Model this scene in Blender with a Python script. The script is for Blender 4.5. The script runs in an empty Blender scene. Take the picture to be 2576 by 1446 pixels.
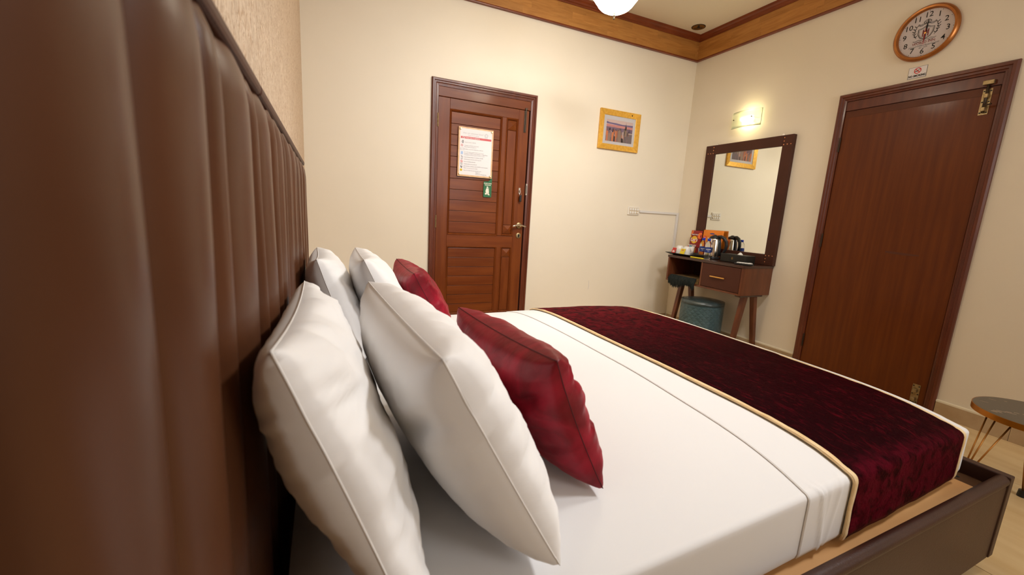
import bpy, bmesh, math, random
from mathutils import Vector, Matrix, noise
random.seed(7)
SC = bpy.context.scene
COL = SC.collection
PI = math.pi

# ------------------------------------------------------------------ camera
yaw, pit, rol = [math.radians(a) for a in (24.2073, -10.16645, 3.23993)]
fwd = Vector((math.sin(yaw)*math.cos(pit), math.cos(yaw)*math.cos(pit), math.sin(pit)))
r0 = Vector((math.cos(yaw), -math.sin(yaw), 0)); u0 = r0.cross(fwd)
rgt = math.cos(rol)*r0 + math.sin(rol)*u0
upv = -math.sin(rol)*r0 + math.cos(rol)*u0
cd = bpy.data.cameras.new('camera'); cam = bpy.data.objects.new('camera', cd); COL.objects.link(cam)
m = Matrix.Identity(4)
for i in range(3):
    m[i][0] = rgt[i]; m[i][1] = upv[i]; m[i][2] = -fwd[i]
m.translation = Vector((0.145, 0.0, 1.125))
cam.matrix_world = m
cd.sensor_fit = 'HORIZONTAL'; cd.sensor_width = 36.0; cd.lens = 36.0*1044.56/2576
cd.clip_start = 0.01; cd.clip_end = 50
cd.dof.use_dof = True; cd.dof.focus_distance = 2.0; cd.dof.aperture_fstop = 4.0
SC.camera = cam

# ------------------------------------------------------------------ world, lights, exposure
w = bpy.data.worlds.new('world'); SC.world = w; w.use_nodes = True
w.node_tree.nodes['Background'].inputs[0].default_value = (1.0, 0.93, 0.85, 1)
w.node_tree.nodes['Background'].inputs[1].default_value = 0.05
SC.view_settings.view_transform = 'Standard'
SC.view_settings.look = 'None'
SC.view_settings.gamma = 1.0
SC.view_settings.use_curve_mapping = False
SC.view_settings.exposure = 0.35

def lamp(name, kind, loc, power, color, size=0.3, rot=(0, 0, 0), **kw):
    l = bpy.data.lights.new(name, kind); l.energy = power; l.color = color
    if kind == 'AREA':
        l.shape = 'DISK'; l.size = size
    else:
        l.shadow_soft_size = size
    for k, v in kw.items(): setattr(l, k, v)
    o = bpy.data.objects.new(name, l); COL.objects.link(o); o.location = loc; o.rotation_euler = rot
    return o
# turn an added lamp towards its target
def aim(src, dst): return (Vector(dst)-Vector(src)).to_track_quat('-Z', 'Y').to_euler()
# unseen spots added to brighten the bed and the back wall
lamp('bed_fill_spot', 'SPOT', (2.4, 0.30, 2.96), 172, (0.99, 0.99, 1.0), 0.25, aim((2.4, 0.30, 2.96), (0.65, 0.95, 0.6)), spot_size=math.radians(76), spot_blend=1.0)
lamp('bed_fill_spot', 'SPOT', (2.4, 1.20, 2.96), 140, (1.0, 0.985, 0.965), 0.25, aim((2.4, 1.20, 2.96), (0.35, 1.55, 0.7)), spot_size=math.radians(64), spot_blend=1.0)
lamp('back_wall_fill_spot', 'SPOT', (1.2, 0.9, 2.96), 165, (1.0, 0.985, 0.965), 0.25, aim((1.2, 0.9, 2.96), (1.15, 3.53, 1.15)), spot_size=math.radians(96), spot_blend=1.0)
lamp('back_wall_fill_spot', 'SPOT', (2.1, 1.1, 2.96), 168, (1.0, 0.985, 0.965), 0.25, aim((2.1, 1.1, 2.96), (2.35, 3.53, 1.0)), spot_size=math.radians(96), spot_blend=1.0)
# unseen soft area lamp added as front fill
lamp('front_fill', 'AREA', (2.5, -1.86, 1.9), 25, (0.98, 0.985, 1.0), 1.4, (math.radians(90), 0, 0))
BOWL_GLOW = 34.0
SCONCE_GLOW = 60.0

# ------------------------------------------------------------------ helpers
ORI = {}
def wloc(o):
    return ORI.get(o.name, Vector((0, 0, 0)))

class MB:
    def __init__(s):
        s.v = []; s.f = []; s.mi = []; s.cur = 0; s.sm = []
        s.smooth = False
    def add(s, vs, fs):
        b = len(s.v); s.v += [Vector(q) for q in vs]
        for f in fs:
            s.f.append([b+i for i in f]); s.mi.append(s.cur); s.sm.append(s.smooth)
        return s
    def box(s, x0, x1, y0, y1, z0, z1):
        if x1 < x0: x0, x1 = x1, x0
        if y1 < y0: y0, y1 = y1, y0
        if z1 < z0: z0, z1 = z1, z0
        vs = [(x0,y0,z0),(x1,y0,z0),(x1,y1,z0),(x0,y1,z0),(x0,y0,z1),(x1,y0,z1),(x1,y1,z1),(x0,y1,z1)]
        return s.add(vs, [(0,3,2,1),(4,5,6,7),(0,1,5,4),(1,2,6,5),(2,3,7,6),(3,0,4,7)])
    def obox(s, c, ax, ay, az):
        c = Vector(c); ax, ay, az = Vector(ax), Vector(ay), Vector(az)
        vs = [c+sx*ax+sy*ay+sz*az for sz in (-1,1) for sx, sy in ((-1,-1),(1,-1),(1,1),(-1,1))]
        return s.add(vs, [(0,3,2,1),(4,5,6,7),(0,1,5,4),(1,2,6,5),(2,3,7,6),(3,0,4,7)])
    def prism(s, pts, fn, a, b):
        n = len(pts)
        vs = [fn(p, q, a) for p, q in pts] + [fn(p, q, b) for p, q in pts]
        fs = [list(range(n))[::-1], list(range(n, 2*n))] + [(i, (i+1) % n, n+(i+1) % n, n+i) for i in range(n)]
        return s.add(vs, fs)
    def lathe(s, prof, c, n=24, axis=(0,0,1), cap=True):
        c = Vector(c); az = Vector(axis).normalized()
        ax = az.orthogonal().normalized(); ay = az.cross(ax)
        vs = []
        for r, h in prof:
            for k in range(n):
                t = 2*PI*k/n
                vs.append(c + az*h + (ax*math.cos(t)+ay*math.sin(t))*r)
        fs = []
        for i in range(len(prof)-1):
            for k in range(n):
                k2 = (k+1) % n
                fs.append((i*n+k, i*n+k2, (i+1)*n+k2, (i+1)*n+k))
        if cap:
            if prof[0][0] > 1e-6: fs.append(list(range(n))[::-1])
            if prof[-1][0] > 1e-6: fs.append(list(range((len(prof)-1)*n, len(prof)*n)))
        return s.add(vs, fs)
    def tube(s, path, r, n=8, closed=False, cap=True):
        P = [Vector(p) for p in path]; m_ = len(P); vs = []
        prev = None
        for i in range(m_):
            if closed: t = P[(i+1) % m_]-P[i-1]
            else: t = P[min(i+1, m_-1)]-P[max(i-1, 0)]
            t.normalize()
            if prev is None: a = t.orthogonal().normalized()
            else:
                a = prev - t*prev.dot(t)
                a = a.normalized() if a.length > 1e-6 else t.orthogonal().normalized()
            prev = a; b = t.cross(a)
            rr = r[i] if isinstance(r, (list, tuple)) else r
            for k in range(n):
                q = 2*PI*k/n
                vs.append(P[i]+(a*math.cos(q)+b*math.sin(q))*rr)
        fs = []
        for i in range(m_ if closed else m_-1):
            j = (i+1) % m_
            for k in range(n):
                k2 = (k+1) % n
                fs.append((i*n+k, i*n+k2, j*n+k2, j*n+k))
        if cap and not closed:
            fs.append(list(range(n))[::-1]); fs.append(list(range((m_-1)*n, m_*n)))
        return s.add(vs, fs)
    def grid(s, fn, nu, nv):
        vs = [fn(i/nu, j/nv) for i in range(nu+1) for j in range(nv+1)]
        fs = [(i*(nv+1)+j, (i+1)*(nv+1)+j, (i+1)*(nv+1)+j+1, i*(nv+1)+j+1) for i in range(nu) for j in range(nv)]
        return s.add(vs, fs)
    def shell(s, top, bot, nu, nv):
        b0 = len(s.v)
        s.grid(top, nu, nv); b1 = len(s.v); s.grid(bot, nu, nv)
        for k in range(len(s.f)-nu*nv, len(s.f)): s.f[k] = s.f[k][::-1]
        bd = [i*(nv+1) for i in range(nu+1)] + [nu*(nv+1)+j for j in range(1, nv+1)] + \
             [i*(nv+1)+nv for i in range(nu-1, -1, -1)] + [j for j in range(nv-1, 0, -1)]
        n = len(bd)
        for k in range(n):
            a, b = bd[k], bd[(k+1) % n]
            s.f.append([b0+b, b0+a, b1+a, b1+b]); s.mi.append(s.cur); s.sm.append(s.smooth)
        return s
    def sphere(s, c, r, n=12, sc=(1,1,1)):
        c = Vector(c); vs = []; fs = []
        h = n//2
        for i in range(h+1):
            th = PI*i/h
            for k in range(n):
                ph = 2*PI*k/n
                vs.append(c+Vector((r*sc[0]*math.sin(th)*math.cos(ph), r*sc[1]*math.sin(th)*math.sin(ph), r*sc[2]*math.cos(th))))
        for i in range(h):
            for k in range(n):
                k2 = (k+1) % n
                fs.append((i*n+k, (i+1)*n+k, (i+1)*n+k2, i*n+k2))
        return s.add(vs, fs)
    def build(s, name, mats, parent=None, bevel=0, seg=2, smooth=None, root=None):
        me = bpy.data.meshes.new(name)
        o0 = wloc(parent) if parent else Vector((0,0,0))
        if root is not None: o0 = Vector(root)
        bm = bmesh.new()
        bv = [bm.verts.new(v-o0) for v in s.v]
        for f, mi, sm in zip(s.f, s.mi, s.sm):
            try:
                ff = bm.faces.new([bv[i] for i in f]); ff.material_index = mi; ff.smooth = sm
            except ValueError: pass
        bmesh.ops.remove_doubles(bm, verts=bm.verts, dist=1e-6)
        bmesh.ops.recalc_face_normals(bm, faces=bm.faces)
        if bevel:
            es = [e for e in bm.edges if len(e.link_faces) == 2 and e.calc_face_angle(0) > 0.6]
            bmesh.ops.bevel(bm, geom=es, offset=bevel, segments=seg, profile=0.5, affect='EDGES', clamp_overlap=True)
        if smooth:
            for f in bm.faces: f.smooth = True
        bm.to_mesh(me); bm.free()
        for mm in (mats if isinstance(mats, (list, tuple)) else [mats]): me.materials.append(mm)
        if smooth == 'angle':
            try: me.set_sharp_from_angle(angle=0.7)
            except Exception: pass
        o = bpy.data.objects.new(name, me); COL.objects.link(o)
        ORI[o.name] = o0.copy()
        if parent: o.parent = parent
        else: o.location = o0
        return o

def tag(o, label=None, cat=None, group=None, kind=None):
    if label: o['label'] = label
    if cat: o['category'] = cat
    if group: o['group'] = group
    if kind: o['kind'] = kind
    return o
def thing(name, loc, label, cat, group=None, kind=None):
    o = bpy.data.objects.new(name, None); COL.objects.link(o); o.location = loc; o.empty_display_size = 0.05
    ORI[o.name] = Vector(loc)
    return tag(o, label, cat, group, kind)
def copy_tree(o, parent=None):
    c = o.copy(); COL.objects.link(c)
    ORI[c.name] = ORI.get(o.name, Vector()).copy()
    if parent: c.parent = parent
    for ch in list(o.children): copy_tree(ch, c)
    return c
def XZ(y):                      # things on the back wall plane: (x, z) -> 3D at depth d in front
    return lambda p, q, d: (p, y-d, q)
def YZ(x):
    return lambda p, q, d: (x-d, p, q)
def text(s, org, right, up, size, mat, parent, name='lettering', align='CENTER', shear=0, fat=0, depth=0.0004, sx=1.0):
    cu = bpy.data.curves.new('t', 'FONT'); cu.body = s; cu.size = size; cu.align_x = align; cu.align_y = 'CENTER'
    cu.shear = shear; cu.offset = fat; cu.extrude = depth; cu.resolution_u = 2
    ob = bpy.data.objects.new('t', cu); COL.objects.link(ob)
    dg = bpy.context.evaluated_depsgraph_get(); dg.update()
    me = bpy.data.meshes.new_from_object(ob.evaluated_get(dg))
    bpy.data.objects.remove(ob); bpy.data.curves.remove(cu)
    R, U = Vector(right), Vector(up); N = R.cross(U); o0 = wloc(parent); O = Vector(org)
    for v in me.vertices: v.co = O + R*(v.co.x*sx) + U*v.co.y + N*v.co.z - o0
    me.materials.clear(); me.materials.append(mat); me.name = name
    o = bpy.data.objects.new(name, me); COL.objects.link(o); ORI[o.name] = o0.copy(); o.parent = parent
    return o

# ------------------------------------------------------------------ materials
def M(name, col, rough=0.5, metal=0.0, col2=None, nscale=8, stretch=(1,1,1), detail=4, lo=0.35, hi=0.65,
      bump=0, bscale=40, bstretch=(1,1,1), spec=0.5, coat=0, sheen=0, sheen_tint=(1,1,1), sheen_rough=0.4,
      trans=0, spec_tint=None, ior=1.45, emit=None, estr=0, rand=0, distort=0, rvar=0):
    mt = bpy.data.materials.new(name); mt.use_nodes = True
    nt = mt.node_tree; b = nt.nodes['Principled BSDF']
    def S(k, v):
        if k in b.inputs: b.inputs[k].default_value = v
    c4 = (*col, 1)
    S('Base Color', c4); S('Roughness', rough); S('Metallic', metal); S('Specular IOR Level', spec)
    S('Coat Weight', coat); S('Coat Roughness', 0.12); S('Sheen Weight', sheen); S('Sheen Tint', (*sheen_tint, 1)); S('Sheen Roughness', sheen_rough)
    S('Transmission Weight', trans); S('IOR', ior)
    if spec_tint: S('Specular Tint', (*spec_tint, 1))
    if emit: S('Emission Color', (*emit, 1)); S('Emission Strength', estr)
    tc = nt.nodes.new('ShaderNodeTexCoord')
    last = None
    vec = tc.outputs['Object']
    if rand:
        oi = nt.nodes.new('ShaderNodeObjectInfo')
        ad = nt.nodes.new('ShaderNodeVectorMath'); ad.operation = 'ADD'
        ml = nt.nodes.new('ShaderNodeMath'); ml.operation = 'MULTIPLY'; ml.inputs[1].default_value = 37.0
        nt.links.new(oi.outputs['Random'], ml.inputs[0])
        nt.links.new(vec, ad.inputs[0]); nt.links.new(ml.outputs[0], ad.inputs[1]); vec = ad.outputs[0]
    if col2:
        mp = nt.nodes.new('ShaderNodeMapping'); mp.inputs['Scale'].default_value = stretch
        nz = nt.nodes.new('ShaderNodeTexNoise'); nz.inputs['Scale'].default_value = nscale; nz.inputs['Detail'].default_value = detail
        nz.inputs['Distortion'].default_value = distort
        rp = nt.nodes.new('ShaderNodeValToRGB')
        rp.color_ramp.elements[0].position = lo; rp.color_ramp.elements[0].color = c4
        rp.color_ramp.elements[1].position = hi; rp.color_ramp.elements[1].color = (*col2, 1)
        nt.links.new(vec, mp.inputs[0]); nt.links.new(mp.outputs[0], nz.inputs[0]); nt.links.new(nz.outputs[0], rp.inputs[0])
        last = rp.outputs[0]
        if rvar:
            mr = nt.nodes.new('ShaderNodeMapRange'); mr.inputs[3].default_value = rough-rvar; mr.inputs[4].default_value = rough+rvar
            nt.links.new(nz.outputs[0], mr.inputs[0]); nt.links.new(mr.outputs[0], b.inputs['Roughness'])
    if rand and last is not None:
        hs = nt.nodes.new('ShaderNodeHueSaturation')
        mr = nt.nodes.new('ShaderNodeMapRange'); mr.inputs[3].default_value = 1-rand; mr.inputs[4].default_value = 1+rand
        nt.links.new(oi.outputs['Random'], mr.inputs[0]); nt.links.new(mr.outputs[0], hs.inputs['Value'])
        nt.links.new(last, hs.inputs['Color']); last = hs.outputs[0]
    if last is not None: nt.links.new(last, b.inputs['Base Color'])
    if bump:
        mp = nt.nodes.new('ShaderNodeMapping'); mp.inputs['Scale'].default_value = bstretch
        nz = nt.nodes.new('ShaderNodeTexNoise'); nz.inputs['Scale'].default_value = bscale; nz.inputs['Detail'].default_value = 5
        nz.inputs['Distortion'].default_value = distort
        bp = nt.nodes.new('ShaderNodeBump'); bp.inputs['Strength'].default_value = bump; bp.inputs['Distance'].default_value = 0.01
        nt.links.new(vec, mp.inputs[0]); nt.links.new(mp.outputs[0], nz.inputs[0]); nt.links.new(nz.outputs[0], bp.inputs['Height'])
        nt.links.new(bp.outputs[0], b.inputs['Normal'])
    return mt

m_wall = M('wall_paint', (0.79, 0.71, 0.575), 0.5, col2=(0.82, 0.74, 0.605), nscale=1.3, bump=0.02, bscale=60)
m_paper = M('textured_wallpaper', (0.55, 0.35, 0.20), 0.65, col2=(0.83, 0.66, 0.49), nscale=46, stretch=(1, 1.0, 0.45), detail=5, lo=0.34, hi=0.50, bump=1.0, bscale=46, bstretch=(1, 1.0, 0.45), distort=3.6)
m_ceil = M('ceiling_paint', (0.74, 0.66, 0.52), 0.6, col2=(0.76, 0.68, 0.545), nscale=1)
m_floor = M('floor_planks', (0.66, 0.46, 0.22), 0.4, col2=(0.78, 0.60, 0.34), nscale=5, stretch=(3, 0.35, 1), detail=6, lo=0.3, hi=0.7, rand=0.03, coat=0.1)
m_joint = M('floor_joint', (0.10, 0.07, 0.04), 0.8)
m_band = M('oak_band', (0.36, 0.145, 0.030), 0.35, col2=(0.49, 0.225, 0.055), nscale=5, stretch=(1, 1, 9), detail=6, lo=0.3, hi=0.7, rand=0.11, distort=0.8)
m_band2 = M('oak_band_side', (0.36, 0.145, 0.030), 0.35, col2=(0.49, 0.225, 0.055), nscale=5, stretch=(1, 1, 9), detail=6, lo=0.3, hi=0.7, rand=0.11, distort=0.8)
m_mould = M('dark_moulding', (0.15, 0.028, 0.006), 0.3, col2=(0.21, 0.045, 0.01), nscale=6, stretch=(1, 1, 6), spec=0.5)
m_base = M('skirting_tile', (0.42, 0.29, 0.16), 0.35, col2=(0.54, 0.40, 0.25), nscale=6, detail=5)
m_lip = M('skirting_lip', (0.80, 0.72, 0.55), 0.5)
m_doorV = M('door_wood_vertical', (0.140, 0.030, 0.005), 0.34, spec=0.3, col2=(0.19, 0.046, 0.008), nscale=5, stretch=(5, 5, 0.5), detail=5, coat=0.08, bump=0.05, bscale=8, bstretch=(8, 8, 0.5))
m_doorH = M('door_wood_horizontal', (0.140, 0.030, 0.005), 0.34, spec=0.3, col2=(0.19, 0.046, 0.008), nscale=5, stretch=(0.5, 5, 5), detail=5, coat=0.08, rand=0.10, bump=0.05, bscale=8, bstretch=(0.5, 8, 8))
m_groove = M('door_groove', (0.035, 0.008, 0.003), 0.6)
m_frame = M('door_frame_wood', (0.095, 0.020, 0.008), 0.32, col2=(0.14, 0.031, 0.011), nscale=6, stretch=(4, 4, 0.5), coat=0.12)
m_veneer = M('door_veneer', (0.105, 0.021, 0.002), 0.4, col2=(0.155, 0.036, 0.003), nscale=4.5, stretch=(1, 8, 0.45), detail=8, lo=0.3, hi=0.7, coat=0.05, spec=0.3)
m_veneer2 = M('veneer_dark_edge', (0.085, 0.020, 0.005), 0.42, col2=(0.12, 0.030, 0.007), nscale=5, spec=0.3)
m_smear = M('veneer_scuff', (0.09, 0.022, 0.005), 0.6)
m_brass = M('aged_brass', (0.30, 0.21, 0.095), 0.42, 0.85, col2=(0.44, 0.34, 0.19), nscale=60)
m_pbrass = M('pale_brass', (0.80, 0.68, 0.44), 0.3, 0.7)
m_dkmetal = M('dark_metal', (0.07, 0.05, 0.035), 0.4, 0.8)
m_chrome = M('chrome', (0.75, 0.73, 0.70), 0.18, 1.0)
m_gold = M('gold', (0.80, 0.42, 0.10), 0.3, 0.85, col2=(0.9, 0.52, 0.16), nscale=50)
m_blackp = M('black_plastic', (0.012, 0.012, 0.013), 0.35)
m_black = M('black_ink', (0.012, 0.011, 0.010), 0.7)
m_leather = M('brown_leather', (0.080, 0.028, 0.011), 0.34, col2=(0.100, 0.036, 0.015), nscale=4, bump=0.025, bscale=420, spec=0.3)
m_leather2 = M('brown_leather_frame', (0.062, 0.021, 0.012), 0.45, col2=(0.074, 0.025, 0.015), nscale=5, bump=0.10, bscale=300, spec=0.25)
m_rail = M('bed_rail_leather', (0.038, 0.012, 0.006), 0.42, col2=(0.046, 0.015, 0.008), nscale=5, bump=0.15, bscale=260, spec=0.4)
m_ply = M('light_plywood', (0.56, 0.28, 0.095), 0.5, col2=(0.66, 0.37, 0.15), nscale=3, stretch=(0.6, 3, 1), detail=5)
m_dkboard = M('dark_board', (0.055, 0.022, 0.010), 0.25, col2=(0.12, 0.058, 0.028), nscale=4, coat=0.4)
m_sheet = M('white_cotton', (0.79, 0.785, 0.785), 0.7, bump=0.04, bscale=9, sheen=0.12)
m_pillow = M('white_pillow_cotton', (0.88, 0.87, 0.865), 0.7, bump=0.10, bscale=14, bstretch=(1, 1, 2.2), sheen=0.12)
m_seam = M('white_piping', (0.82, 0.80, 0.775), 0.7)
m_cushion = M('crimson_velvet', (0.15, 0.002, 0.008), 0.42, col2=(0.30, 0.006, 0.022), nscale=9, detail=6, distort=1.5, bump=0.12, bscale=22, spec=0.3, sheen=0.35, sheen_tint=(1.0, 0.10, 0.16), sheen_rough=0.25)
m_runner = M('maroon_velvet', (0.012, 0.0003, 0.0013), 0.6, col2=(0.085, 0.001, 0.006), nscale=60, stretch=(1.0, 0.35, 1), detail=10, lo=0.52, hi=0.86, distort=1.2, bump=0.4, bscale=60, spec=0.02, sheen=0.03, sheen_tint=(1.0, 0.02, 0.06), sheen_rough=0.35)
def painted_sheen(mt, y0, y1, col):        # velvet sheen painted into the base colour, redder towards one end
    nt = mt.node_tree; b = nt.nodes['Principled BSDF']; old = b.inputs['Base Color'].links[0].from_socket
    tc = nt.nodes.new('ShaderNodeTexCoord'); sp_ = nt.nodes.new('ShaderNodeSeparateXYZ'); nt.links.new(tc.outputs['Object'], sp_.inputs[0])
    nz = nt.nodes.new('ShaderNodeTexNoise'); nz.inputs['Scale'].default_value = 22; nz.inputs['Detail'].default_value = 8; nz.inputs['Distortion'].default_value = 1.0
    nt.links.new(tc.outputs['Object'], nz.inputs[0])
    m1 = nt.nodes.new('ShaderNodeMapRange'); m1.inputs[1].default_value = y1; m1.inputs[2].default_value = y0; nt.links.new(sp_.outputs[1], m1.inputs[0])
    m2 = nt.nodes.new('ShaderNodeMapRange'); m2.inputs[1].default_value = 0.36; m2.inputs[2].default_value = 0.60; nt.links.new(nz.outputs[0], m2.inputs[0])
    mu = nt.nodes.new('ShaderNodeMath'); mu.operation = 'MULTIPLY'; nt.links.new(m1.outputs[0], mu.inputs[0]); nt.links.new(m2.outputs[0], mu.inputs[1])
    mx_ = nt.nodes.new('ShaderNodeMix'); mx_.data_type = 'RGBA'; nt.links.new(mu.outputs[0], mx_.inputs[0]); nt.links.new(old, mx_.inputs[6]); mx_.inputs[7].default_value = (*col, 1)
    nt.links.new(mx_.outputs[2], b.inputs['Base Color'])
painted_sheen(m_runner, -0.90, -0.835, (0.085, 0.002, 0.009))
painted_sheen(m_runner, 1.05, -0.1, (0.15, 0.003, 0.010))  # painted sheen growing towards the far end
m_cushseam = M('cushion_seam', (0.06, 0.001, 0.004), 0.7)
m_pipe = M('gold_satin', (0.74, 0.52, 0.25), 0.5, col2=(0.83, 0.63, 0.36), nscale=30, sheen=0.2)
m_deskw = M('desk_walnut', (0.105, 0.028, 0.010), 0.35, col2=(0.16, 0.046, 0.015), nscale=5, stretch=(6, 6, 0.6), detail=5, coat=0.15)
m_deskd = M('desk_dark', (0.042, 0.014, 0.008), 0.25, col2=(0.058, 0.019, 0.011), nscale=5, coat=0.4)
m_deskl = M('drawer_leather', (0.075, 0.022, 0.012), 0.5, spec=0.3, bump=0.1, bscale=280)
m_copper = M('copper', (0.85, 0.38, 0.18), 0.3, 0.9)
m_mirror = M('mirror_silver', (0.80, 0.81, 0.75), 0.012, 1.0)
m_white = M('white_porcelain', (0.83, 0.81, 0.77), 0.22)
m_plate = M('switch_plate', (0.80, 0.75, 0.66), 0.4)
m_plate2 = M('switch_gold', (0.62, 0.50, 0.34), 0.4)
m_cond = M('white_trunking', (0.72, 0.69, 0.66), 0.45)
m_paperw = M('white_paper', (0.80, 0.77, 0.78), 0.5)
m_inkg = M('grey_ink', (0.30, 0.285, 0.30), 0.7)
m_inkl = M('pale_grey_ink', (0.48, 0.47, 0.50), 0.7)
m_inkr = M('red_ink', (0.62, 0.12, 0.13), 0.6)
m_inkred = M('bright_red_ink', (0.65, 0.02, 0.012), 0.6)
m_inkb = M('blue_ink', (0.40, 0.55, 0.80), 0.6)
m_inky = M('yellow_ink', (0.80, 0.56, 0.02), 0.6)
m_maroonink = M('maroon_ink', (0.22, 0.03, 0.03), 0.6)
m_board = M('notice_board_gold', (0.66, 0.40, 0.20), 0.4, col2=(0.76, 0.50, 0.28), nscale=30)
m_green = M('green_card', (0.020, 0.135, 0.050), 0.45)
m_cream = M('cream_ink', (0.85, 0.80, 0.66), 0.6)
m_frgold = M('gilded_frame', (0.70, 0.36, 0.045), 0.32, 0.35, col2=(0.80, 0.46, 0.08), nscale=14, stretch=(3, 1, 3), detail=5)
m_clockf = M('clock_face', (0.60, 0.54, 0.545), 0.5)
m_bronze = M('bronze_rim', (0.36, 0.125, 0.028), 0.3, 0.7, col2=(0.44, 0.17, 0.045), nscale=20)
m_glassp = M('clear_plastic', (0.96, 0.97, 0.98), 0.04, trans=1.0, ior=1.25)
m_glass = M('clear_glass', (0.98, 0.99, 0.98), 0.02, trans=1.0, ior=1.16)
m_frost = M('frosted_glass', (0.90, 0.95, 0.80), 0.35, trans=0.85, ior=1.3)
m_blue = M('blue_cap', (0.006, 0.045, 0.52), 0.35)
m_label = M('blue_label', (0.008, 0.035, 0.22), 0.35)
m_teal = M('teal_velvet', (0.075, 0.145, 0.165), 0.5, col2=(0.10, 0.185, 0.205), nscale=12, sheen=0.4, sheen_tint=(0.6, 0.9, 1))
m_tealtop = M('wrapped_seat_top', (0.045, 0.075, 0.080), 0.16, col2=(0.06, 0.095, 0.10), nscale=9, coat=0.6, bump=0.15, bscale=14)
m_wrap = M('clear_wrap', (0.95, 0.97, 0.98), 0.12, trans=1.0, ior=1.32, bump=0.8, bscale=9, bstretch=(3.5, 3.5, 0.25))
m_finial = M('dark_bronze', (0.05, 0.035, 0.02), 0.45, 0.3)
m_stone = M('black_marble', (0.060, 0.050, 0.040), 0.22, col2=(0.085, 0.072, 0.056), nscale=6, detail=6)
m_vein = M('marble_vein', (0.62, 0.45, 0.32), 0.3)
m_rod = M('gold_rod', (0.40, 0.17, 0.035), 0.32, 0.7)
m_edge = M('gold_edge', (0.46, 0.17, 0.015), 0.3, 0.55)
m_lamp = M('opal_glass', (0.9, 0.9, 0.86), 0.3, emit=(1.0, 0.90, 0.72), estr=BOWL_GLOW)
m_lamprim = M('opal_glass_rim', (0.85, 0.82, 0.66), 0.3, emit=(1.0, 0.93, 0.66), estr=1.1)
m_bulb = M('lamp_bulb', (1, 1, 0.9), 0.3, emit=(1.0, 0.86, 0.50), estr=SCONCE_GLOW)
m_tray = M('black_tray', (0.012, 0.013, 0.011), 0.3)
m_rug = M('folded_rug', (0.20, 0.115, 0.03), 0.9, col2=(0.10, 0.055, 0.02), nscale=14)
m_fringe = M('dark_fringe', (0.010, 0.015, 0.013), 0.9)
m_bagred = M('red_foil', (0.26, 0.010, 0.012), 0.33, bump=0.2, bscale=18)
m_bagor = M('orange_foil', (0.78, 0.22, 0.012), 0.33, bump=0.2, bscale=18)
m_orange = M('orange_print', (0.80, 0.17, 0.03), 0.4)
m_yel = M('yellow_print', (0.86, 0.50, 0.02), 0.4)
m_whiteink = M('white_print', (0.85, 0.83, 0.80), 0.5)
m_yelp = M('yellow_plastic', (0.80, 0.62, 0.02), 0.35)
m_tealp = M('teal_sachet', (0.03, 0.26, 0.34), 0.4)
m_tissue = M('tissue_box_black', (0.010, 0.009, 0.007), 0.5)
m_tealab = M('red_tea_tag', (0.60, 0.045, 0.035), 0.45)
m_steel = M('brushed_steel', (0.78, 0.74, 0.67), 0.16, 1.0)

# ------------------------------------------------------------------ room shell
XR = 3.69; YB = 3.53; YF = -1.9; ZC = 3.0; T = 0.12
def struct(o, label): return tag(o, label, None, None, 'structure')
fl = struct(MB().box(-T, XR+T, YF-T, YB+T, -0.10, -0.006).build('floor', m_joint), 'pale wood-look floor running under the bed')
tile_me = {}
ys = [-1.9, -0.4, 1.4, 3.2, 3.53]; xs = [0.0, 0.4, 1.3, 2.2, 3.1, 3.69]
for i in range(5):
    for j in range(4):
        MB().box(xs[i]+0.0012, xs[i+1]-0.0012, ys[j]+0.0012, ys[j+1]-0.0012, -0.006, 0.0).build('floor_tile', m_floor, fl)
ce = struct(MB().box(-T, XR+T, YF-T, YB+T, ZC, ZC+0.1).build('ceiling', m_ceil), 'plain cream ceiling above the wooden cornice')
D1 = (0.928, 1.872, 2.155)          # outer edges of the first door frame (x0, x1, top)
D2 = (1.167, 2.070, 2.122)          # second door frame (y0, y1, top)
b = MB()
b.box(-T, D1[0]+0.03, YB, YB+T, 0, ZC); b.box(D1[1]-0.03, XR+T, YB, YB+T, 0, ZC); b.box(D1[0]+0.03, D1[1]-0.03, YB, YB+T, D1[2]-0.03, ZC)
wb_ = struct(b.build('wall_back', m_wall), 'cream back wall with the panelled door')
b = MB()
b.box(XR, XR+T, YF, D2[0]+0.03, 0, ZC); b.box(XR, XR+T, D2[1]-0.03, YB, 0, ZC); b.box(XR, XR+T, D2[0]+0.03, D2[1]-0.03, D2[2]-0.03, ZC)
struct(b.build('wall_right', m_wall), 'cream wall with the mirror, clock and flush door')
struct(MB().box(-T, 0, YF, YB, 0, ZC).build('wall_left', m_paper), 'wall behind the headboard with coarse fibrous wallpaper')
struct(MB().box(-T, XR+T, YF-T, YF, 0, ZC).build('wall_front', m_wall), 'plain wall behind the viewer')

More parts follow.
